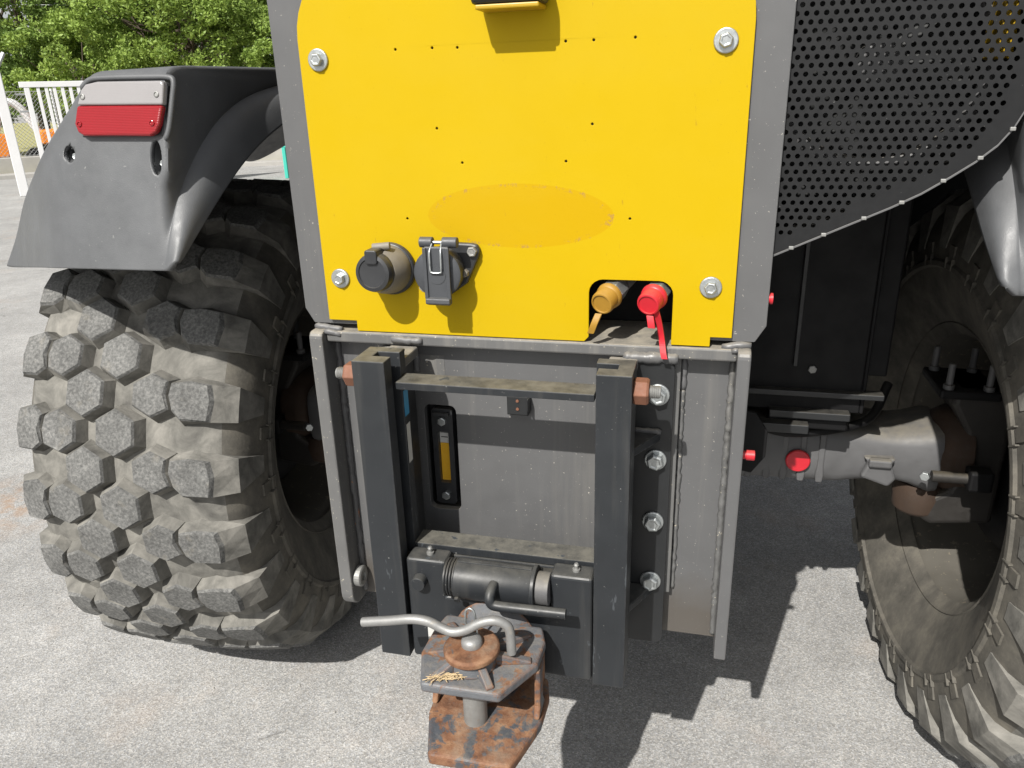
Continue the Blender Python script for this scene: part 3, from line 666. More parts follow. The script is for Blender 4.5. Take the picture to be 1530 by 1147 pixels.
# ================================================================== fenders
MX = .066                                                      # centre line of the axle
def flapY(z, x=-.6): return -.105+.2*(z-1.187)+float(np.interp(-x, [.55, .74, .80, .837, .931, .993, 1.07, 1.20], [0, 0, .012, .034, .100, .150, .208, .240]))
def fender(s):
    nf = 8
    A = resample([(-.548, -.106, 1.198), (-.540, -.103, 1.211), (-.532, -.088, 1.231), (-.530, -.036, 1.264), (-.529, .027, 1.305), (-.529, .128, 1.359), (-.529, .243, 1.401), (-.52, .40, 1.440), (-.52, .66, 1.45), (-.52, .95, 1.43), (-.52, 1.15, 1.38)], 15)
    B = resample([(-.560, -.111, 1.189), (-.553, -.107, 1.222), (-.553, -.092, 1.264), (-.560, -.030, 1.328), (-.569, .036, 1.386), (-.572, .155, 1.447), (-.572, .293, 1.474), (-.566, .45, 1.476), (-.565, .75, 1.477), (-.565, .95, 1.465), (-.565, 1.15, 1.40)], 15)
    C1 = resample([(-.570, flapY(1.187), 1.187), (-.560, flapY(1.3), 1.30), (-.553, flapY(1.485), 1.485)], nf)
    C2 = resample([(-.556, -.018, 1.497), (-.56, .30, 1.500), (-.56, .65, 1.503), (-.56, .95, 1.49), (-.56, 1.15, 1.43)], 15-nf)
    L = resample([(-1.114, 1.137), (-1.098, 1.176), (-1.000, 1.259), (-.868, 1.330), (-.759, 1.404), (-.712, 1.466), (-.690, 1.487)], nf)
    D1 = np.array([(x, flapY(z, x), z) for x, z in L])
    D2 = resample([(-.686, -.018, 1.494), (-.73, .30, 1.496), (-.75, .65, 1.496), (-.75, .95, 1.485), (-.75, 1.15, 1.42)], 15-nf)
    C = np.r_[C1, C2]; D = np.r_[D1, D2]
    E_ = resample([(-1.130, .150, 1.138), (-1.15, .24, 1.19), (-1.16, .34, 1.25), (-1.16, .46, 1.30), (-1.16, .60, 1.33), (-1.16, .78, 1.34), (-1.16, .95, 1.32), (-1.16, 1.15, 1.25)], 15)
    cols = [A, A*.45+B*.55+np.array([.010, -.004, .010]), B, B*.85+C*.15, C]
    for t in (.05, .25, .45, .60, .75, .88, .96):
        q = C*(1-t)+D*t
        q[0, 2] = 1.187-.235*(flapY(1.187, q[0, 0])+.105)
        for i in range(nf): q[i, 1] = flapY(q[i, 2], q[i, 0])
        cols.append(q)
    cols += [D, D*.5+E_*.5+np.array([0, 0, .02]), E_]; jd = 4+8
    G = np.stack(cols, 1); n, mcol = G.shape[:2]
    if s > 0: G = G*np.array([-1, 1, 1])+np.array([2*MX+.012, .090, -.022])
    v = G.reshape(-1, 3).tolist()
    f = [(i*mcol+j, i*mcol+j+1, (i+1)*mcol+j+1, (i+1)*mcol+j) for i in range(n-1) for j in range(mcol-1)]
    if s > 0: f = [q[::-1] for q in f]
    me = bpy.data.meshes.new('fender'); me.from_pydata(v, [], f)
    bm = bmesh.new(); bm.from_mesh(me); cl = bm.edges.layers.float.new('crease_edge'); bm.verts.ensure_lookup_table()
    for e in bm.edges:
        a, c_ = sorted(x.index for x in e.verts)
        if c_-a == mcol and a % mcol in (4, jd): e[cl] = (.55 if a//mcol > 2 else .0) if a % mcol == 4 else .7
        if c_-a == mcol and a % mcol == 2 and a//mcol > 2: e[cl] = .3
        if c_-a == 1 and a//mcol in (nf-1, nf) and 4 <= a % mcol < jd: e[cl] = .35
        if c_-a == 1 and a//mcol == 0: e[cl] = .85
    bm.to_mesh(me); bm.free(); me.materials.append(MAT['plastic'])
    o = bpy.data.objects.new('fender', me); COL.objects.link(o)
    sd_ = o.modifiers.new('s', 'SUBSURF'); sd_.levels = sd_.render_levels = 4 if s < 0 else 3
    dg = bpy.context.evaluated_depsgraph_get(); me2 = bpy.data.meshes.new_from_object(o.evaluated_get(dg))
    bpy.data.objects.remove(o); me2.materials.clear(); me2.materials.append(MAT['plastic'])
    if s < 0:                      # two bolt pockets cut through the flap
        bm = bmesh.new(); bm.from_mesh(me2)
        for (x, y, z, rx, rz) in PK:
            def q(c): return math.hypot((c.x-x)/rx, (c.z-z)/rz) if abs(c.y-y) < .03 else 9
            dead = [f_ for f_ in bm.faces if q(f_.calc_center_median()) < 1.0]
            bmesh.ops.delete(bm, geom=dead, context='FACES')
            for v_ in bm.verts:
                if v_.is_boundary and q(v_.co) < 1.6:
                    k_ = q(v_.co); v_.co.x = x+(v_.co.x-x)/k_; v_.co.z = z+(v_.co.z-z)/k_
        bm.to_mesh(me2); bm.free()
    me2.name = 'fender'; ob = link('fender', me2, TH); finish(ob, 0, 50)
    so_ = ob.modifiers.new('t', 'SOLIDIFY'); so_.thickness = .010; so_.offset = 0
    return ob
PK = [(-.742, flapY(1.370), 1.370, .0125, .0135), (-.5745, flapY(1.363), 1.363, .0105, .027)]
fl_ = fender(-1); fr_ = fender(1)
for (x, y, z, rx, rz) in PK:
    mb = MB(); n = 28
    for (k, dy) in ((1.06, -.0005), (1.0, .010), (.92, .022), (.0, .026)):
        mb.v += [(x+rx*k*math.cos(2*math.pi*i/n), y+dy+.2*rz*k*math.sin(2*math.pi*i/n), z+rz*k*math.sin(2*math.pi*i/n)) for i in range(n)]
    for j in range(3):
        for i in range(n): mb.f.append([j*n+i, j*n+(i+1) % n, j*n+n+(i+1) % n, j*n+n+i]); mb.mi.append(0)
    mb.build('bolt_pocket', 'plastic', fl_, 0, 60)
    bolt('bolt', (x+.0015, y+.016, z-rz*.40), (0, -1, .25), .0065, .008, fl_, 'zinc', (.0085, .002))

# ---- tail light on the left flap
TL = empty('tail_light', parent=TH)
def flap_prism(poly, y_out, y_in, name, mat, parent, bevel):
    mb = MB(); n = len(poly)
    v = [(x, flapY(z)-y_out, z+.2*y_out) for x, z in poly]+[(x, flapY(z)-y_in, z+.2*y_in) for x, z in poly]
    mb.add(v, [tuple(range(n))[::-1], tuple(range(n, 2*n))]+[(i, (i+1) % n, n+(i+1) % n, n+i) for i in range(n)])
    return mb.build(name, mat, parent, bevel, None, None, 3)
red = [(-.698, 1.3965), (-.574, 1.3945), (-.563, 1.400), (-.556, 1.411), (-.548, 1.4395), (-.707, 1.4425), (-.714, 1.415), (-.709, 1.402)]
clr = [(-.7065, 1.4430), (-.5475, 1.4400), (-.5435, 1.470), (-.547, 1.4755), (-.665, 1.4775), (-.688, 1.474), (-.697, 1.466)]
flap_prism([(-.7125, 1.3955), (-.5585, 1.3945), (-.545, 1.470), (-.548, 1.4765), (-.668, 1.4785), (-.697, 1.473)], .006, -.004, 'lamp_base', 'blackplastic', TL, .003)
sr = smooth_path([(x, flapY(z)-.005, z) for x, z in ((-.5555, 1.390), (-.547, 1.41), (-.538, 1.455), (-.535, 1.477), (-.545, 1.4835), (-.58, 1.4850), (-.66, 1.4860), (-.690, 1.4835), (-.708, 1.470))], 40)
MB().tube(sr, [.001]+[.0045]*(len(sr)-2)+[.001], 10).build('lamp_surround', 'plastic', TL, 0, 60)
flap_prism(red, .018, .006, 'red_lens', 'lens_red', TL, .004); flap_prism(clr, .018, .006, 'clear_lens', 'lens_clear', TL, .004)
for (x, z, m_) in ((-.7035, 1.414, 'lens_red'), (-.568, 1.413, 'lens_red'), (-.694, 1.455, 'lens_clear'), (-.557, 1.455, 'lens_clear')):
    MB().lathe([(.0045, 0), (.0045, .0015), (.0032, .0022), (.0028, .001)], (x, flapY(z)-.0178, z+.2*.018), (0, -1, .2), 14).build('lens_screw', 'dullzinc' if 'clear' in m_ else 'lens_red', TL)
# ================================================================== wheels
NP = 25; RT = .635; RB = .606; PITCH = 2*math.pi*RT/NP
def rtop(w): return RT-.32*w*w
def tyre_profile():
    return [(.300, .180), (.318, .196), (.335, .208), (.360, .221), (.395, .239), (.430, .2520), (.447, .2565), (.452, .2635), (.462, .2635), (.467, .2585), (.500, .2575), (.535, .249), (.562, .236), (.582, .216), (.595, .186), (.601, .12), (RB, .04), (RB, 0)]
def tyre_mesh():
    pr = tyre_profile(); pr = pr+[(r, -w) for r, w in pr[::-1][1:]]; mb = MB(); n = 120
    for r, w in pr:
        for k in range(n):
            a = 2*math.pi*k/n; mb.v.append((w, r*math.cos(a), r*math.sin(a)))
    for i in range(len(pr)-1):
        mid = (pr[i][0]+pr[i+1][0])/2; mi = 0 if mid > .575 else 1
        for k in range(n): mb.f.append([i*n+k, i*n+(k+1) % n, (i+1)*n+(k+1) % n, (i+1)*n+k]); mb.mi.append(mi)
    return mb
def block_mb(poly, sgn, flare=0.0, mb=None, rot=0.0, j=0.0):
    """one tread block: worn face on top, drafted flanks down to the carcass. poly: (w, s), s up the rear of the tyre; flare: how far the shoulder end runs down the sidewall"""
    mb = mb or MB(); n = len(poly)
    cw = sum(q[0] for q in poly)/n; cs = sum(q[1] for q in poly)/n
    def P(w, s_, r):
        a = math.pi+rot-s_/RT      # a = pi is the rear (-Y); s up
        return (sgn*w, r*math.cos(a), r*math.sin(a))
    top2, top, base, mid = [], [], [], []
    for w, s_ in poly:
        dw, ds = w-cw, s_-cs
        L = math.hypot(dw, ds); k1 = (L-.0045)/L; k2 = (L+.0165)/L
        top.append(P(cw+dw*k1, cs+ds*k1, rtop(w)-j)); top2.append(P(w, s_, rtop(w)-.0050-j))
        bw, bs_ = cw+dw*k2, cs+ds*k2; br = RB-.012
        if flare and abs(w) > .185:
            bw = math.copysign(.2600, w); br = .490; bs_ = cs+(s_-cs)*.60
            top2[-1] = P(w*1.01, s_, rtop(w)-.009-j); mid.append(P(math.copysign(.2495, w), cs+(s_-cs)*1.02, .578))
        elif abs(bw) > .17: br = RB-.035
        if len(mid) < len(top2): mid.append(tuple((a_*.45+b__*.55) for a_, b__ in zip(top2[-1], P(bw, bs_, br))))
        base.append(P(bw, bs_, br))
    mb.add(top+top2, [tuple(range(n))]+[(i, (i+1) % n, n+(i+1) % n, n+i) for i in range(n)], 0)
    mb.add(top2+mid, [(i, (i+1) % n, n+(i+1) % n, n+i) for i in range(n)], 1)
    mb.add(mid+base, [(i, (i+1) % n, n+(i+1) % n, n+i) for i in range(n)], 1)
    return mb
def hexa(w, s_, a=.040, b_=.046, k=.5):
    return [(w+a, s_-b_*k), (w+a, s_+b_*k), (w, s_+b_), (w-a, s_+b_*k), (w-a, s_-b_*k), (w, s_-b_)]
h2 = PITCH/2
BLOCKS = [(  [((w-.008)*1.05, s_) for w, s_ in p], f) for p, f in [  # (polygon, shoulder flare)
    (hexa(-.050, h2, .0405, .0505), 0), (hexa(.018, 0, .0405, .0505), 0),
    ([(-.066, -.022), (-.066, .022), (-.104, .046), (-.138, .030), (-.145, .000), (-.140, -.030), (-.102, -.046)], 0),
    ([(-.143, .033), (-.150, .003), (-.144, -.029), (-.164, -.045), (-.200, -.042), (-.207, .000), (-.200, .042), (-.162, .052)], 1),
    ([(.052, h2-.022), (.052, h2+.022), (.090, h2+.046), (.122, h2+.030), (.118, h2+.002), (.126, h2-.028), (.092, h2-.046)], 0),
    ([(.128, h2+.026), (.124, h2+.001), (.132, h2-.030), (.150, h2-.050), (.204, h2-.052), (.210, h2-.008), (.203, h2+.026), (.165, h2+.032)], 1)]]
def make_wheel(loc, sgn, steer, single):
    W = empty('wheel', loc, TH); W.rotation_euler.z = R_(steer)
    ty = link('tyre', tyre_mesh().mesh('tyre', ['rub_dust', 'rub_side']), W); finish(ty, 0, 30)
    metas = [block_mb(p, sgn, f).mesh('tread_block', ['rub_top', 'rub_dust']) for p, f in BLOCKS]
    rest = MB()
    for k in range(NP):
        ang = 2*math.pi*(k+.30)/NP; aa = (ang+math.pi) % (2*math.pi)-math.pi   # 0 = rear, + up
        for q, (p, f) in enumerate(BLOCKS):
            if single and -1.62 < aa < 1.75:
                o = link('tread_block', metas[q], W); o.rotation_euler.x = -ang
                o.scale = (1, 1, 1)
            else: block_mb(p, sgn, f, rest, -ang)
    if rest.v: tag(link('tread_blocks', rest.mesh('tread_blocks', ['rub_top', 'rub_dust']), W), kind='stuff')
    # raised wear pads and moulding ticks on the inner and outer sidewall
    pads = MB()
    for side in (1, -1):
        for k in range(NP):
            a0 = 2*math.pi*k/NP+.06
            for (da, r0, r1, t) in ((.026, .470, .502, .0022), (.003, .452, .476, .0062)):
                for dd in ((0,) if da > .02 else (-.034, .034)):
                    v = []
                    for (aa, r) in ((a0+dd-da, r0), (a0+dd+da, r0), (a0+dd+da, r1), (a0+dd-da, r1)):
                        v.append((side*.2572, r*math.cos(aa), r*math.sin(aa)))
                    v += [(side*(.2572+t+.002), y, z) for (_, y, z) in v]
                    pads.add(v, [(4, 5, 6, 7), (0, 1, 5, 4), (1, 2, 6, 5), (2, 3, 7, 6), (3, 0, 4, 7)])
    tag(pads.build('sidewall_pads', 'rub_side', W), kind='stuff')
    rm = MB(); rm.lathe([(.326, .206), (.333, .200), (.328, .194), (.308, .180), (.292, .150), (.286, .060), (.268, .010), (.262, -.08), (.24, -.095), (.17, -.09), (.165, -.05), (.0, -.05)], (0, 0, 0), (sgn, 0, 0), 72, close=False)
    rm.build('rim', 'rimdust', W, 0, 40)
    MB().lathe([(.327, -.207), (.333, -.200), (.329, -.194), (.308, -.18), (.292, -.15), (.286, -.10), (.26, -.0965)], (0, 0, 0), (sgn, 0, 0), 72, close=False).build('rim_flange', 'rimdust', W, 0, 40)
    MB().lathe([(.185, -.049), (.195, -.04), (.195, .06), (.17, .085), (.13, .09)], (0, 0, 0), (sgn, 0, 0), 40).build('hub_drum', 'dark', W, .003, 40)
    for k in range(10):
        a = 2*math.pi*k/10
        bolt('wheel_nut', (sgn*-.0895, .215*math.cos(a), .215*math.sin(a)), (sgn, 0, 0), .015, .02, W, 'dark', dome=False)
    return W
wl_ = make_wheel((-.908, .590, .624), 1, 5, True)
wr_ = make_wheel((1.044, .590, .624), -1, 5, True)
for x, sg in ((-.92, 1), (1.04, -1)): make_wheel((x, 3.35, .622), sg, 0, False)

# ================================================================== rear axle
MAT['alum_dark'] = paint('dark_cast_iron', (.022, .020, .018), .6, .2, var=.4, vs=18, bump=.3, bs=120, dust=((.09, .075, .05), .6))
AX = empty('rear_axle', parent=TH)
secs = [(.0, .62, .67, .15, .14), (.30, .60, .668, .125, .098), (.40, .60, .665, .115, .080), (.575, .60, .660, .108, .074), (.620, .602, .658, .100, .066), (.69, .604, .656, .092, .058), (.735, .604, .655, .096, .066), (.775, .604, .653, .102, .080), (.790, .604, .653, .098, .078)]
def loft(secs, sgn, xc=0):
    mb = MB(); n = 24
    for (x, y, z, hy, hz) in secs:
        for k in range(n):
            a = 2*math.pi*k/n; c, s_ = math.cos(a), math.sin(a); p = .45
            mb.v.append((xc+sgn*x, y+hy*math.copysign(abs(c)**p, c), z+hz*math.copysign(abs(s_)**p, s_)))
    for i in range(len(secs)-1):
        for k in range(n): mb.f.append([i*n+k, i*n+(k+1) % n, (i+1)*n+(k+1) % n, (i+1)*n+k]); mb.mi.append(0)
    m_ = len(secs)-1; mb.f.append([m_*n+k for k in range(n)]); mb.mi.append(0); return mb
for s in (1, -1):
    loft(secs, s, .03 if s > 0 else .085).build('axle_housing', 'alum', AX, 0, 50)
    for i, x in enumerate((.385, .425, .462, .500, .540)):
        xx = x+.03 if s > 0 else .085-x
        w = .007 if s > 0 else -.007
        MB().prism([(xx-w, .598), (xx+w, .598), (xx+w*1.3, .616), (xx+w, .638), (xx+w, .718), (xx-w, .718), (xx-w, .640), (xx-w*1.3, .616)], 'y', .4875, .530).build('housing_rib', 'alum', AX, .003)
    # corrugated lower lip
    X0 = .800 if s > 0 else -.700          # kingpin
    MB().lathe([(.060, 0), (.085, .012), (.098, .035), (.098, .075)], (X0+.005*s, .590, .665), (s, 0, 0), 32).build('swivel_ball', 'brown', AX, .003, 50)
    yk = [(.025, .832), (.145, .832), (.145, .515), (.020, .500), (-.022, .528), (.000, .560), (.046, .590), (.066, .655), (.056, .735), (.022, .795)]
    MB().prism([(X0+x*s, z) for x, z in yk], 'y', .515, .665).build('knuckle_yoke', 'alum_dark', AX, .012, None, None, 3)
    MB().box(min(X0-.01*s, X0+.11*s), max(X0-.01*s, X0+.11*s), .50, .66, .812, .832).build('kingpin_cover', 'dark', AX, .006)
    for dx in (.008, .085):
        for dy in (.515, .635):
            MB().lathe([(.011, 0), (.011, .01), (.007, .0105), (.007, .055), (.005, .057)], (X0+dx*s, dy, .832), (0, 0, 1), 10).build('stud', 'alum', AX, 0, 40)
    MB().lathe([(.040, 0), (.052, .010), (.056, .05), (.045, .075)], (X0+.000*s, .565, .512), (0, 0, 1), 28).build('lower_trunnion', 'brown', AX, .003, 40)
    MB().tube([(X0-.010*s, .462, .650), (X0+.06*s, .462, .650)], .0125, 14).build('tie_rod', 'alum_dark', AX, .001, 50)
    MB().box(min(X0+.058*s, X0+.105*s), max(X0+.058*s, X0+.105*s), .440, .484, .628, .674).build('rod_end', 'dark', AX, .006)
    MB().lathe([(.010, 0), (.010, .012)], (X0-.022*s, .458, .652), (-.5*s, -1, .1), 6).build('grease_fitting', 'zinc', AX, .001)
    cv = [(.70, .52), (.74, .44), (.78, .46), (.80, .56), (.80, .70)]
MB().prism([(.655, .620), (.668, .655), (.658, .668), (.725, .668), (.717, .655), (.730, .620), (.715, .6)], 'y', .488, .530).build('axle_boss', 'alum', AX, .006)
MB().box(.668, .715, .478, .500, .650, .668).build('boss_cap', 'alum', AX, .004)
MB().lathe([(.0255, 0), (.0265, .002), (.0265, .007), (.0245, .009)], (.5200, .4870, .652), (0, -1, 0), 36).build('red_reflector', 'redplastic', AX, 0, 40, 'round bright red disc on the axle')

# ================================================================== engine screen and hood on the right
KS = .9446
OUT = [(.2875+(x-.2875)*KS, 1.447+(z-1.447)*KS) for x, z in [(.372, 1.188), (.392, 1.197), (.552, 1.272), (.590, 1.292), (.626, 1.316), (.655, 1.337), (.679, 1.359), (.695, 1.382), (.704, 1.403), (.710, 1.45), (.712, 1.60), (.712, 1.78), (.372, 1.78)]]
PX = .0124; PZ = PX*.866
edge = np.array(OUT[:12]); holes = []
def edist(x, z):
    d = 9; 
    for a, b_ in zip(edge[:-1], edge[1:]):
        ab = b_-a; t = np.clip(((x-a[0])*ab[0]+(z-a[1])*ab[1])/(ab@ab), 0, 1); p = a+ab*t
        d = min(d, math.hypot(x-p[0], z-p[1]))
    # inside test
    zi = np.interp(x, [q[0] for q in OUT[:9]], [q[1] for q in OUT[:9]])
    return d if z > zi and x < OUT[9][0] else -1
row = 0; z = 1.19
while z < 1.66:
    x = .376+(PX/2 if row % 2 else 0)
    while x < .68:
        if edist(x, z) > .0205+.004*math.sin(x*40): holes.append(circle(x, z, .0036, 8, .39))
        x += PX
    z += PZ; row += 1
MAT['screen'] = paint('black_screen_paint', (.0072, .0075, .0082), .5, var=.25, vs=20, spec=.3, dust=((.05, .05, .045), .4), speck=(140, .70, .5, (.2, .2, .19)))
screen = plate('engine_screen', OUT, holes, .009, .0115, 'screen', TH, 0, 'black perforated steel screen over the engine bay')
for i in range(len(OUT)-3):                                   # folded lip along the edge
    pass
lip = MB()
n = 11
for (x, z) in OUT[:n]: lip.v += [(x, .0085, z-.0002), (x, .030, z-.0002), (x+.001, .030, z-.003), (x+.001, .0085, z-.003)]
for i in range(n-1):
    for k in range(4): lip.f.append([i*4+k, i*4+(k+1) % 4, i*4+4+(k+1) % 4, i*4+4+k]); lip.mi.append(0)
lip.build('screen_lip', 'alum', screen, .0005)
for (x, z) in ((.418, 1.208), (.463, 1.229), (.517, 1.2545), (.566, 1.278), (.617, 1.309), (.660, 1.3405), (.694, 1.379)):
    x = .2875+(x-.2875)*KS; z = 1.447+(z-1.447)*KS; MB().box(x-.0035, x+.0035, .0055, .012, z-.002, z+.003).build('screen_clip', 'dullzinc', screen, .001)
hd_ = MB(); n = len(OUT)
for (x, z) in OUT: hd_.v += [(x, .0305, z), (x, 1.9, z)]
for i in range(n): hd_.f.append([2*i, 2*((i+1) % n), 2*((i+1) % n)+1, 2*i+1]); hd_.mi.append(0)
hd_.build('engine_hood', 'dark', TH)
MB().box(.374, .676, .17, .23, 1.34, 1.75).box(.374, .53, .17, .23, 1.275, 1.34).build('radiator', 'radiator', TH, .003)
fz = [(.52+.148*math.cos(a), .120, 1.470+.142*math.sin(a)) for a in np.linspace(0, 2*math.pi, 49)]
MB().tube(fz, .012, 10, caps=False).build('fan_shroud', 'alum', TH, 0, 60)
MB().lathe([(.035, 0), (.035, .03), (.03, .035)], (.52, .145, 1.470), (0, -1, 0), 24).build('fan_hub', 'alum', TH, .002, 40)
for k in range(7):
    a = 2*math.pi*k/7; d = Vector((math.cos(a), 0, math.sin(a))); t = Vector((-math.sin(a), 0, math.cos(a)))
    c = Vector((.52, .135, 1.470)); v = [c+d*.03-t*.012, c+d*.125-t*.03, c+d*.125+t*.022+Vector((0, .012, 0)), c+d*.03+t*.012+Vector((0, .008, 0))]
    v += [p+Vector((0, .003, 0)) for p in v]
    MB().add([tuple(p) for p in v], [(0, 1, 2, 3), (7, 6, 5, 4), (0, 4, 5, 1), (1, 5, 6, 2), (2, 6, 7, 3), (3, 7, 4, 0)]).build('fan_blade', 'radiator', TH)
MB().box(.650, .672, .06, .12, 1.47, 1.70).build('hood_side_panel', 'yellow_plain', TH, .003)

# dark shields, pipes and brackets between screen and axle
MB().box(.3665, .62, .42, .430, .80, 1.24).build('inner_shield', 'dark', TH, .003)
MB().box(.62, .628, .42, .80, .80, 1.24).build('inner_shield', 'dark', TH, .003)
MB().box(.480, .488, .412, .4198, .90, 1.22).build('shield_seam', 'black', TH, .001)
bolt('shield_bolt', (.484+.035, .4198, .893), (0, -1, 0), .009, .005, TH, 'dullzinc')
MB().prism([(.3668, .78), (.395, .775), (.418, .81), (.418, .86), (.395, .895), (.3668, .90)], 'y', .155, .165).build('frame_gusset', 'dark', TH, .002)
for (xa, xb, y, z, hh) in ((.37, .66, .400, .838, .006), (.44, .60, .395, .790, .008), (.37, .52, .38, .762, .010)):
    MB().box(xa, xb, y, y+.03, z, z+hh*2).build('cross_strut', 'black', TH, .002)
MB().box(.44, .60, .41, .55, .762, .786).build('valve_block', 'dark', TH, .004)
hs = smooth_path([(.40, .44, .76), (.48, .43, .742), (.58, .45, .748), (.66, .50, .76), (.70, .56, .82)], 20)
MB().tube(hs, .010, 10).build('hydraulic_hose', 'dark', TH, 0, 60)
MB().box(.372, 1.06, 1.26, 1.28, .78, 1.42).build('gap_blocker_panel', 'dark', TH, .003)  # added panel, blacks out the gap where the sunlit front wheel showed
MB().box(.60, .672, .46, 1.9, .87, 1.28).build('gap_blocker_box', 'dark', TH, .004)  # added dark box, closes the bright gap between shield and tyre
# fender stays
for s in (-1, 1):
    MB().tube([(s*.36, .62, 1.33), (s*.70, .62, 1.36)], .022, 12).build('fender_stay', 'dark', TH, .002, 50)
# ================================================================== background, far left
def V2(x, y): return Vector((x, y, 0))
# white gate: stands about square to the line of sight, bars of real size
GA = tag(empty('gate', (-11.02, 10.13, 0)), 'white steel gate leaf with upright bars behind the fender', 'gate')
GA.rotation_euler.z = R_(45)
for x in (.16, 2.9): MB().box(x, x+.08, -.03, .03, .07, 1.74).build('stile', 'white', GA, .006)
MB().box(.10, 3.0, -.035, .035, 1.74, 1.83).build('top_rail', 'white', GA, .006)
MB().box(.24, 2.9, -.03, .03, .12, .20).build('bottom_rail', 'white', GA, .006)
for i in range(21):
    x = .34+i*.121; MB().box(x, x+.050, -.022, .022, .2, 1.74).build('bar', 'white', GA, .004)
for z in (.35, 1.35, 1.62):
    MB().box(.02, .16, -.02, .02, z, z+.03).build('hinge', 'galvwire', GA, .004)
GP = tag(empty('gate_post', (-11.11, 10.04, 0)), 'white square steel post with angled top arm beside the gate', 'post')
GP.rotation_euler.z = R_(45)
MB().box(-.14, .01, -.07, .07, 0, 1.98).build('post_shaft', 'white', GP, .01)
MB().tube([(-.07, 0, 1.97), (.12, .05, 2.28)], .035, 4).build('barb_arm', 'galvwire', GP, .005)
# wire mesh fences on a low concrete wall behind
def mesh_fence(name, a, b_, h0, h1, label, step=.085):
    e = tag(empty(name, (a[0], a[1], 0)), label, 'fence'); d = V2(*b_)-V2(*a); L = d.length; e.rotation_euler.z = math.atan2(d.y, d.x)
    mb = MB(); H = h1-h0
    x = -H
    while x < L:
        for sg in (1, -1):
            p0 = (x, 0, h0) if sg > 0 else (x, .004, h1); p1 = (x+H, 0, h1) if sg > 0 else (x+H, .004, h0)
            t0 = max(0, -p0[0]/H); t1 = min(1, (L-p0[0])/H)
            if t1 > t0:
                q0 = Vector(p0).lerp(Vector(p1), t0); q1 = Vector(p0).lerp(Vector(p1), t1); mb.tube([q0, q1], .0045, 3, caps=False)
        x += step
    mb.build('wire_mesh', 'galvwire', e)
    k = 0.0
    while k <= L+.01:
        MB().tube([(k, .04, 0), (k, .04, h1+.05)], .03, 8).build('fence_post', 'white', e, 0, 60); k += 2.6
    for z in (h0, h1): MB().tube([(0, .02, z), (L, .02, z)], .008, 6).build('tension_wire', 'galvwire', e)
    MB().box(0, L, -.10, .16, 0, h0-.02).build('footing_wall', 'concrete', e, .02)
    return e
mesh_fence('mesh_fence', (-19.5, 8.6), (-12.6, 15.5), .42, 1.75, 'wire mesh fence on a low concrete wall behind the white gate')
mesh_fence('mesh_fence', (-12.6, 15.5), (-3.0, 18.5), .42, 1.95, 'wire mesh fence on a low wall seen under the fender arch')
kb = MB().add([(-40, -12.2, .05), (-19.3, 8.25, .05), (-12.35, 15.0, .05), (-3, 17.85, .05), (6, 20.5, .05), (6, 60, .05), (-60, 60, .05), (-60, -12.2, .05)], [(0, 1, 2, 3, 4, 5, 6, 7)])
tag(kb.build('grass_verge', 'grass'), kind='structure')
kerb = MB()
pts = [(-39.7, -12.5), (-19.0, 7.9), (-12.1, 14.7), (-3.0, 17.5), (6, 20.2)]
for (p, q) in zip(pts[:-1], pts[1:]):
    d = (V2(*q)-V2(*p)); w = Vector((-d.y, d.x, 0)).normalized()*.5
    P = [V2(*p), V2(*q), V2(*q)+w, V2(*p)+w]; kerb.add([(v.x, v.y, .0) for v in P]+[(v.x, v.y, .09) for v in P], [(4, 5, 6, 7), (0, 1, 5, 4), (1, 2, 6, 5), (2, 3, 7, 6), (3, 0, 4, 7)])
tag(kerb.build('kerb', 'concrete', None, .01), kind='structure')

# teal container under the arch
B_ = tag(empty('waste_container', (-7.18, 12.35, 0)), 'teal steel container beside the rear plate, seen under the fender arch', 'container'); B_.rotation_euler.z = R_(28)
MB().box(-.25, .9, 0, .8, .05, .60).build('container_body', 'teal', B_, .01)
MB().box(-.30, .95, -.05, .85, .60, .67).build('container_rim', 'teal', B_, .01)
for x in (-.27, .3, .9): MB().box(x, x+.06, -.05, 0, .05, .60).build('container_rib', 'teal', B_, .008)
MB().box(-.2, .85, .05, .75, 0, .05).build('container_skid', 'dark', B_)
# orange plant behind the gate
OM = tag(empty('orange_machine', (-14.6, 14.6, 0)), 'orange and white machine parked behind the wire fence and gate', 'machine'); OM.rotation_euler.z = R_(45)
MB().box(-.3, 1.5, 0, 1.0, .60, .92).build('machine_body', 'orange', OM, .04)
MB().prism([(.9, .93), (1.5, .93), (1.4, 1.45), (1.0, 1.45)], 'y', .1, .9).build('machine_cab', 'orange', OM, .03)
MB().prism([(1.0, 1.0), (1.4, 1.0), (1.34, 1.38), (1.05, 1.38)], 'y', .085, .0985).build('cab_window', 'radiator', OM)
MB().tube(smooth_path([(-.3, .4, .85), (-.6, .4, 1.45), (-.95, .4, 1.5), (-1.2, .4, .8)], 16), .09, 10).build('machine_arm', 'white', OM, 0, 60)
MB().prism([(-1.4, .35), (-1.0, .35), (-.95, .85), (-1.3, .9)], 'y', .1, .7).build('bucket', 'orange', OM, .02)
for y in (-.1, .75): MB().prism(rrect(-.7, 1.6, 0, .5, .22), 'y', y, y+.35).build('crawler_track', 'dark', OM, .02)
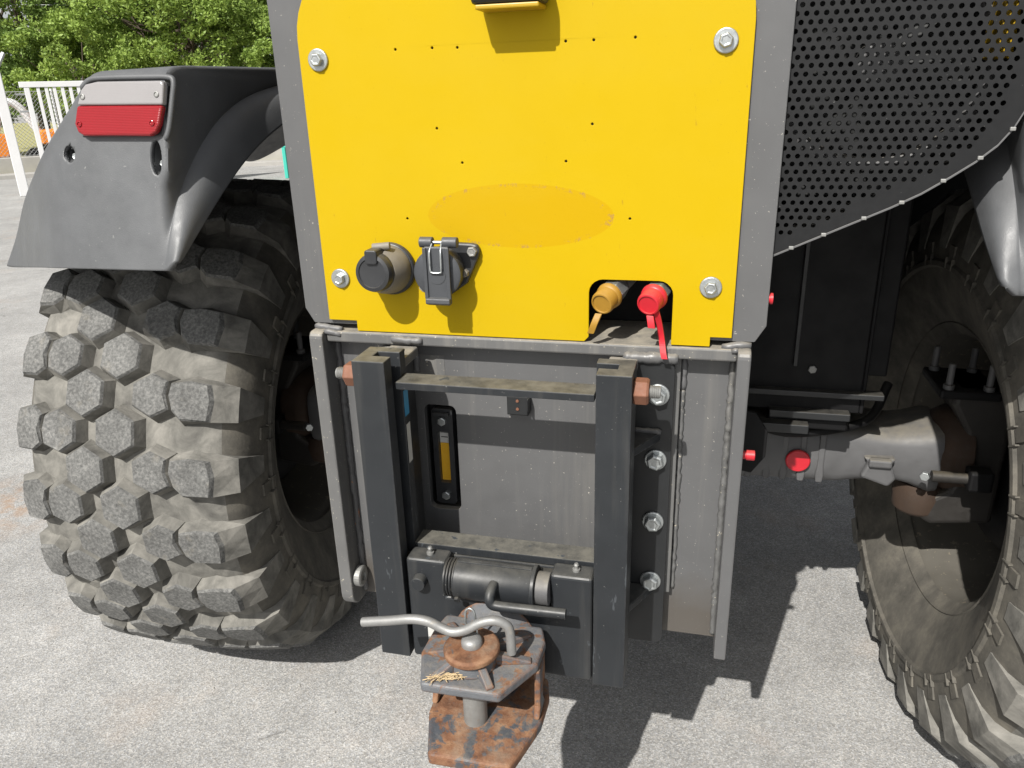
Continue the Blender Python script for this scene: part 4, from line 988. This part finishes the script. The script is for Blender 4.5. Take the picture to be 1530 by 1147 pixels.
# trees
def tree(loc, H, rx, seed, label, mat, nclump=170, leaf=.11):
    r = np.random.default_rng(seed); e = tag(empty('broadleaf_tree', (loc[0], loc[1], 0)), label, 'tree', 'trees behind the fence')
    tr = MB(); top = H*.62
    pts = [(0, 0, 0), (.05*H*.2, .02, top*.35), (-.03*H*.2, .05, top*.7), (.02, 0, top)]
    tr.tube(smooth_path(pts, 12), list(np.linspace(.035*H*.6, .012*H*.5, len(smooth_path(pts, 12)))), 10)
    ce = []
    for k in range(nclump):
        d = r.normal(size=3); d /= np.linalg.norm(d); rad = .45+.55*r.random()**.45
        hz = H*.40; c = np.array([d[0]*rx*rad, d[1]*rx*.85*rad, H*.56+d[2]*hz*rad])
        if c[2] < .7: c[2] = .7+r.random()*1.2
        ce.append((c, (.34+.42*r.random())*rx*.30))
    for k in range(0, nclump, 6):
        c = ce[k][0]; s0 = np.array([0, 0, H*(.18+.4*r.random())]); mid = (s0+c)/2+np.array([0, 0, -.06*H])
        P = smooth_path([tuple(s0), tuple(mid), tuple(c)], 8); tr.tube(P, list(np.linspace(.011*H*.5, .012, len(P))), 5)
    tr.build('trunk', 'bark', e, 0, 60)
    C = []; Ax = []
    for c, rad in ce:
        n = int(150+330*rad)
        d = r.normal(size=(n, 3)); d /= np.linalg.norm(d, axis=1)[:, None]
        p = c+d*rad*(.35+.65*r.random((n, 1))**.5)*np.array([1, 1, .62]); p[:, 2] -= .25*rad*r.random(n)
        C.append(p)
    C = np.concatenate(C); n = len(C)
    t = r.normal(size=(n, 3))*np.array([1, 1, .55])+np.array([0, 0, -.55]); t /= np.linalg.norm(t, axis=1)[:, None]
    u = np.cross(t, r.normal(size=(n, 3))); u /= np.linalg.norm(u, axis=1)[:, None]
    L = leaf*(.6+.8*r.random((n, 1)))
    nrm = np.cross(t, u)
    v = np.stack([C-t*L*.5, C+u*L*.24+nrm*L*.06, C+t*L*.62, C-u*L*.24+nrm*L*.06], 1).reshape(-1, 3)
    me = bpy.data.meshes.new('crown'); me.vertices.add(4*n); me.vertices.foreach_set('co', v.ravel().astype('f'))
    me.loops.add(4*n); me.loops.foreach_set('vertex_index', np.arange(4*n, dtype='i')); me.polygons.add(n)
    me.polygons.foreach_set('loop_start', np.arange(0, 4*n, 4, dtype='i')); me.update(calc_edges=True); me.validate()
    me.materials.append(MAT[mat]); link('crown', me, e)
    return e
T = [((-21.5, 21.5), 9.0, 3.5, 2, 'bright green tree above the white gate at the left picture edge', 'leaf1', 190),
     ((-18.0, 23.0), 9.5, 3.6, 3, 'dark green tree standing over the left part of the fender', 'leaf2', 190),
     ((-15.0, 21.0), 7.4, 2.9, 4, 'lower sunlit tree right behind the fender top', 'leaf1', 180),
     ((-13.2, 25.5), 10.5, 3.6, 5, 'tall tree next to the grey rear plate', 'leaf2', 190),
     ((-20.5, 27.5), 12.5, 4.6, 6, 'tallest tree at the back of the row', 'leaf2', 200),
     ]
for loc, H, rx, sd_, lb, mt, nc in T: tree(loc, H, rx, sd_, lb, mt, nc)
for i, (x, y, H, rx, mt, lb) in enumerate([(-20.6, 18.2, 4.4, 2.1, 'leaf2', 'dense dark bush behind the orange machine'),
        (-17.6, 19.0, 4.2, 2.0, 'leaf1', 'round bush between the gate and the fender'), (-11.4, 20.6, 4.0, 2.0, 'leaf1', 'bush behind the fence under the fender arch')]):
    o = tree((x, y), H, rx, 30+i, lb, mt, 90, .10); o['category'] = 'bush'; o['group'] = 'bushes behind the fence'; o.name = 'broadleaf_bush'
# overhead cable
cb = [Vector((-34, 14, 5.4)).lerp(Vector((-6, 26, 4.6)), t/20)+Vector((0, 0, -1.2*(1-(2*t/20-1)**2)*.6)) for t in range(21)]
tag(MB().tube(cb, .012, 5).build('overhead_cable', 'galvwire'), 'thin overhead cable strung in front of the trees', 'cable')

# ================================================================== small litter
r = np.random.default_rng(3)
st = MB()
for k in range(120):
    t = r.random(); c = Vector((-.072+.060*t+r.normal(0, .003), -.322+.026*t+r.normal(0, .0035), .6262+.006*r.random()**2))
    a = r.normal(.42, .55); d = Vector((math.cos(a), math.sin(a), r.normal(0, .2))).normalized()*(.003+.009*r.random())
    d.z = max(d.z, -.001); bow = Vector((r.normal(0, .001), r.normal(0, .001), .0012))
    st.tube([c-d, c+bow, c+d], .0004+.0005*r.random(), 4)
tag(st.build('straw_wisp', 'straw'), 'small wisp of dry straw lying on the upper jaw', 'straw')
MB_ = MB().tube([(.915, -.10, .004), (.935, -.088, .005), (.950, -.083, .004)], [.003, .0045, .002], 6)
tag(MB_.build('twig', 'bark'), 'short dark twig on the sunlit asphalt by the right tyre', 'twig')
pe = MB()
for k in range(420):
    x, y = r.uniform(-1.8, 1.3), r.uniform(-.45, 1.2); s_ = .0012+.0028*r.random()**2
    pe.lathe([(s_*.6, 0), (s_, s_*.4), (s_*.5, s_*.9)], (x, y, .0), (r.normal(0, .2), r.normal(0, .2), 1), 5)
tag(pe.build('loose_grit', 'concrete'), kind='stuff', label='loose grit scattered on the asphalt', cat='grit')
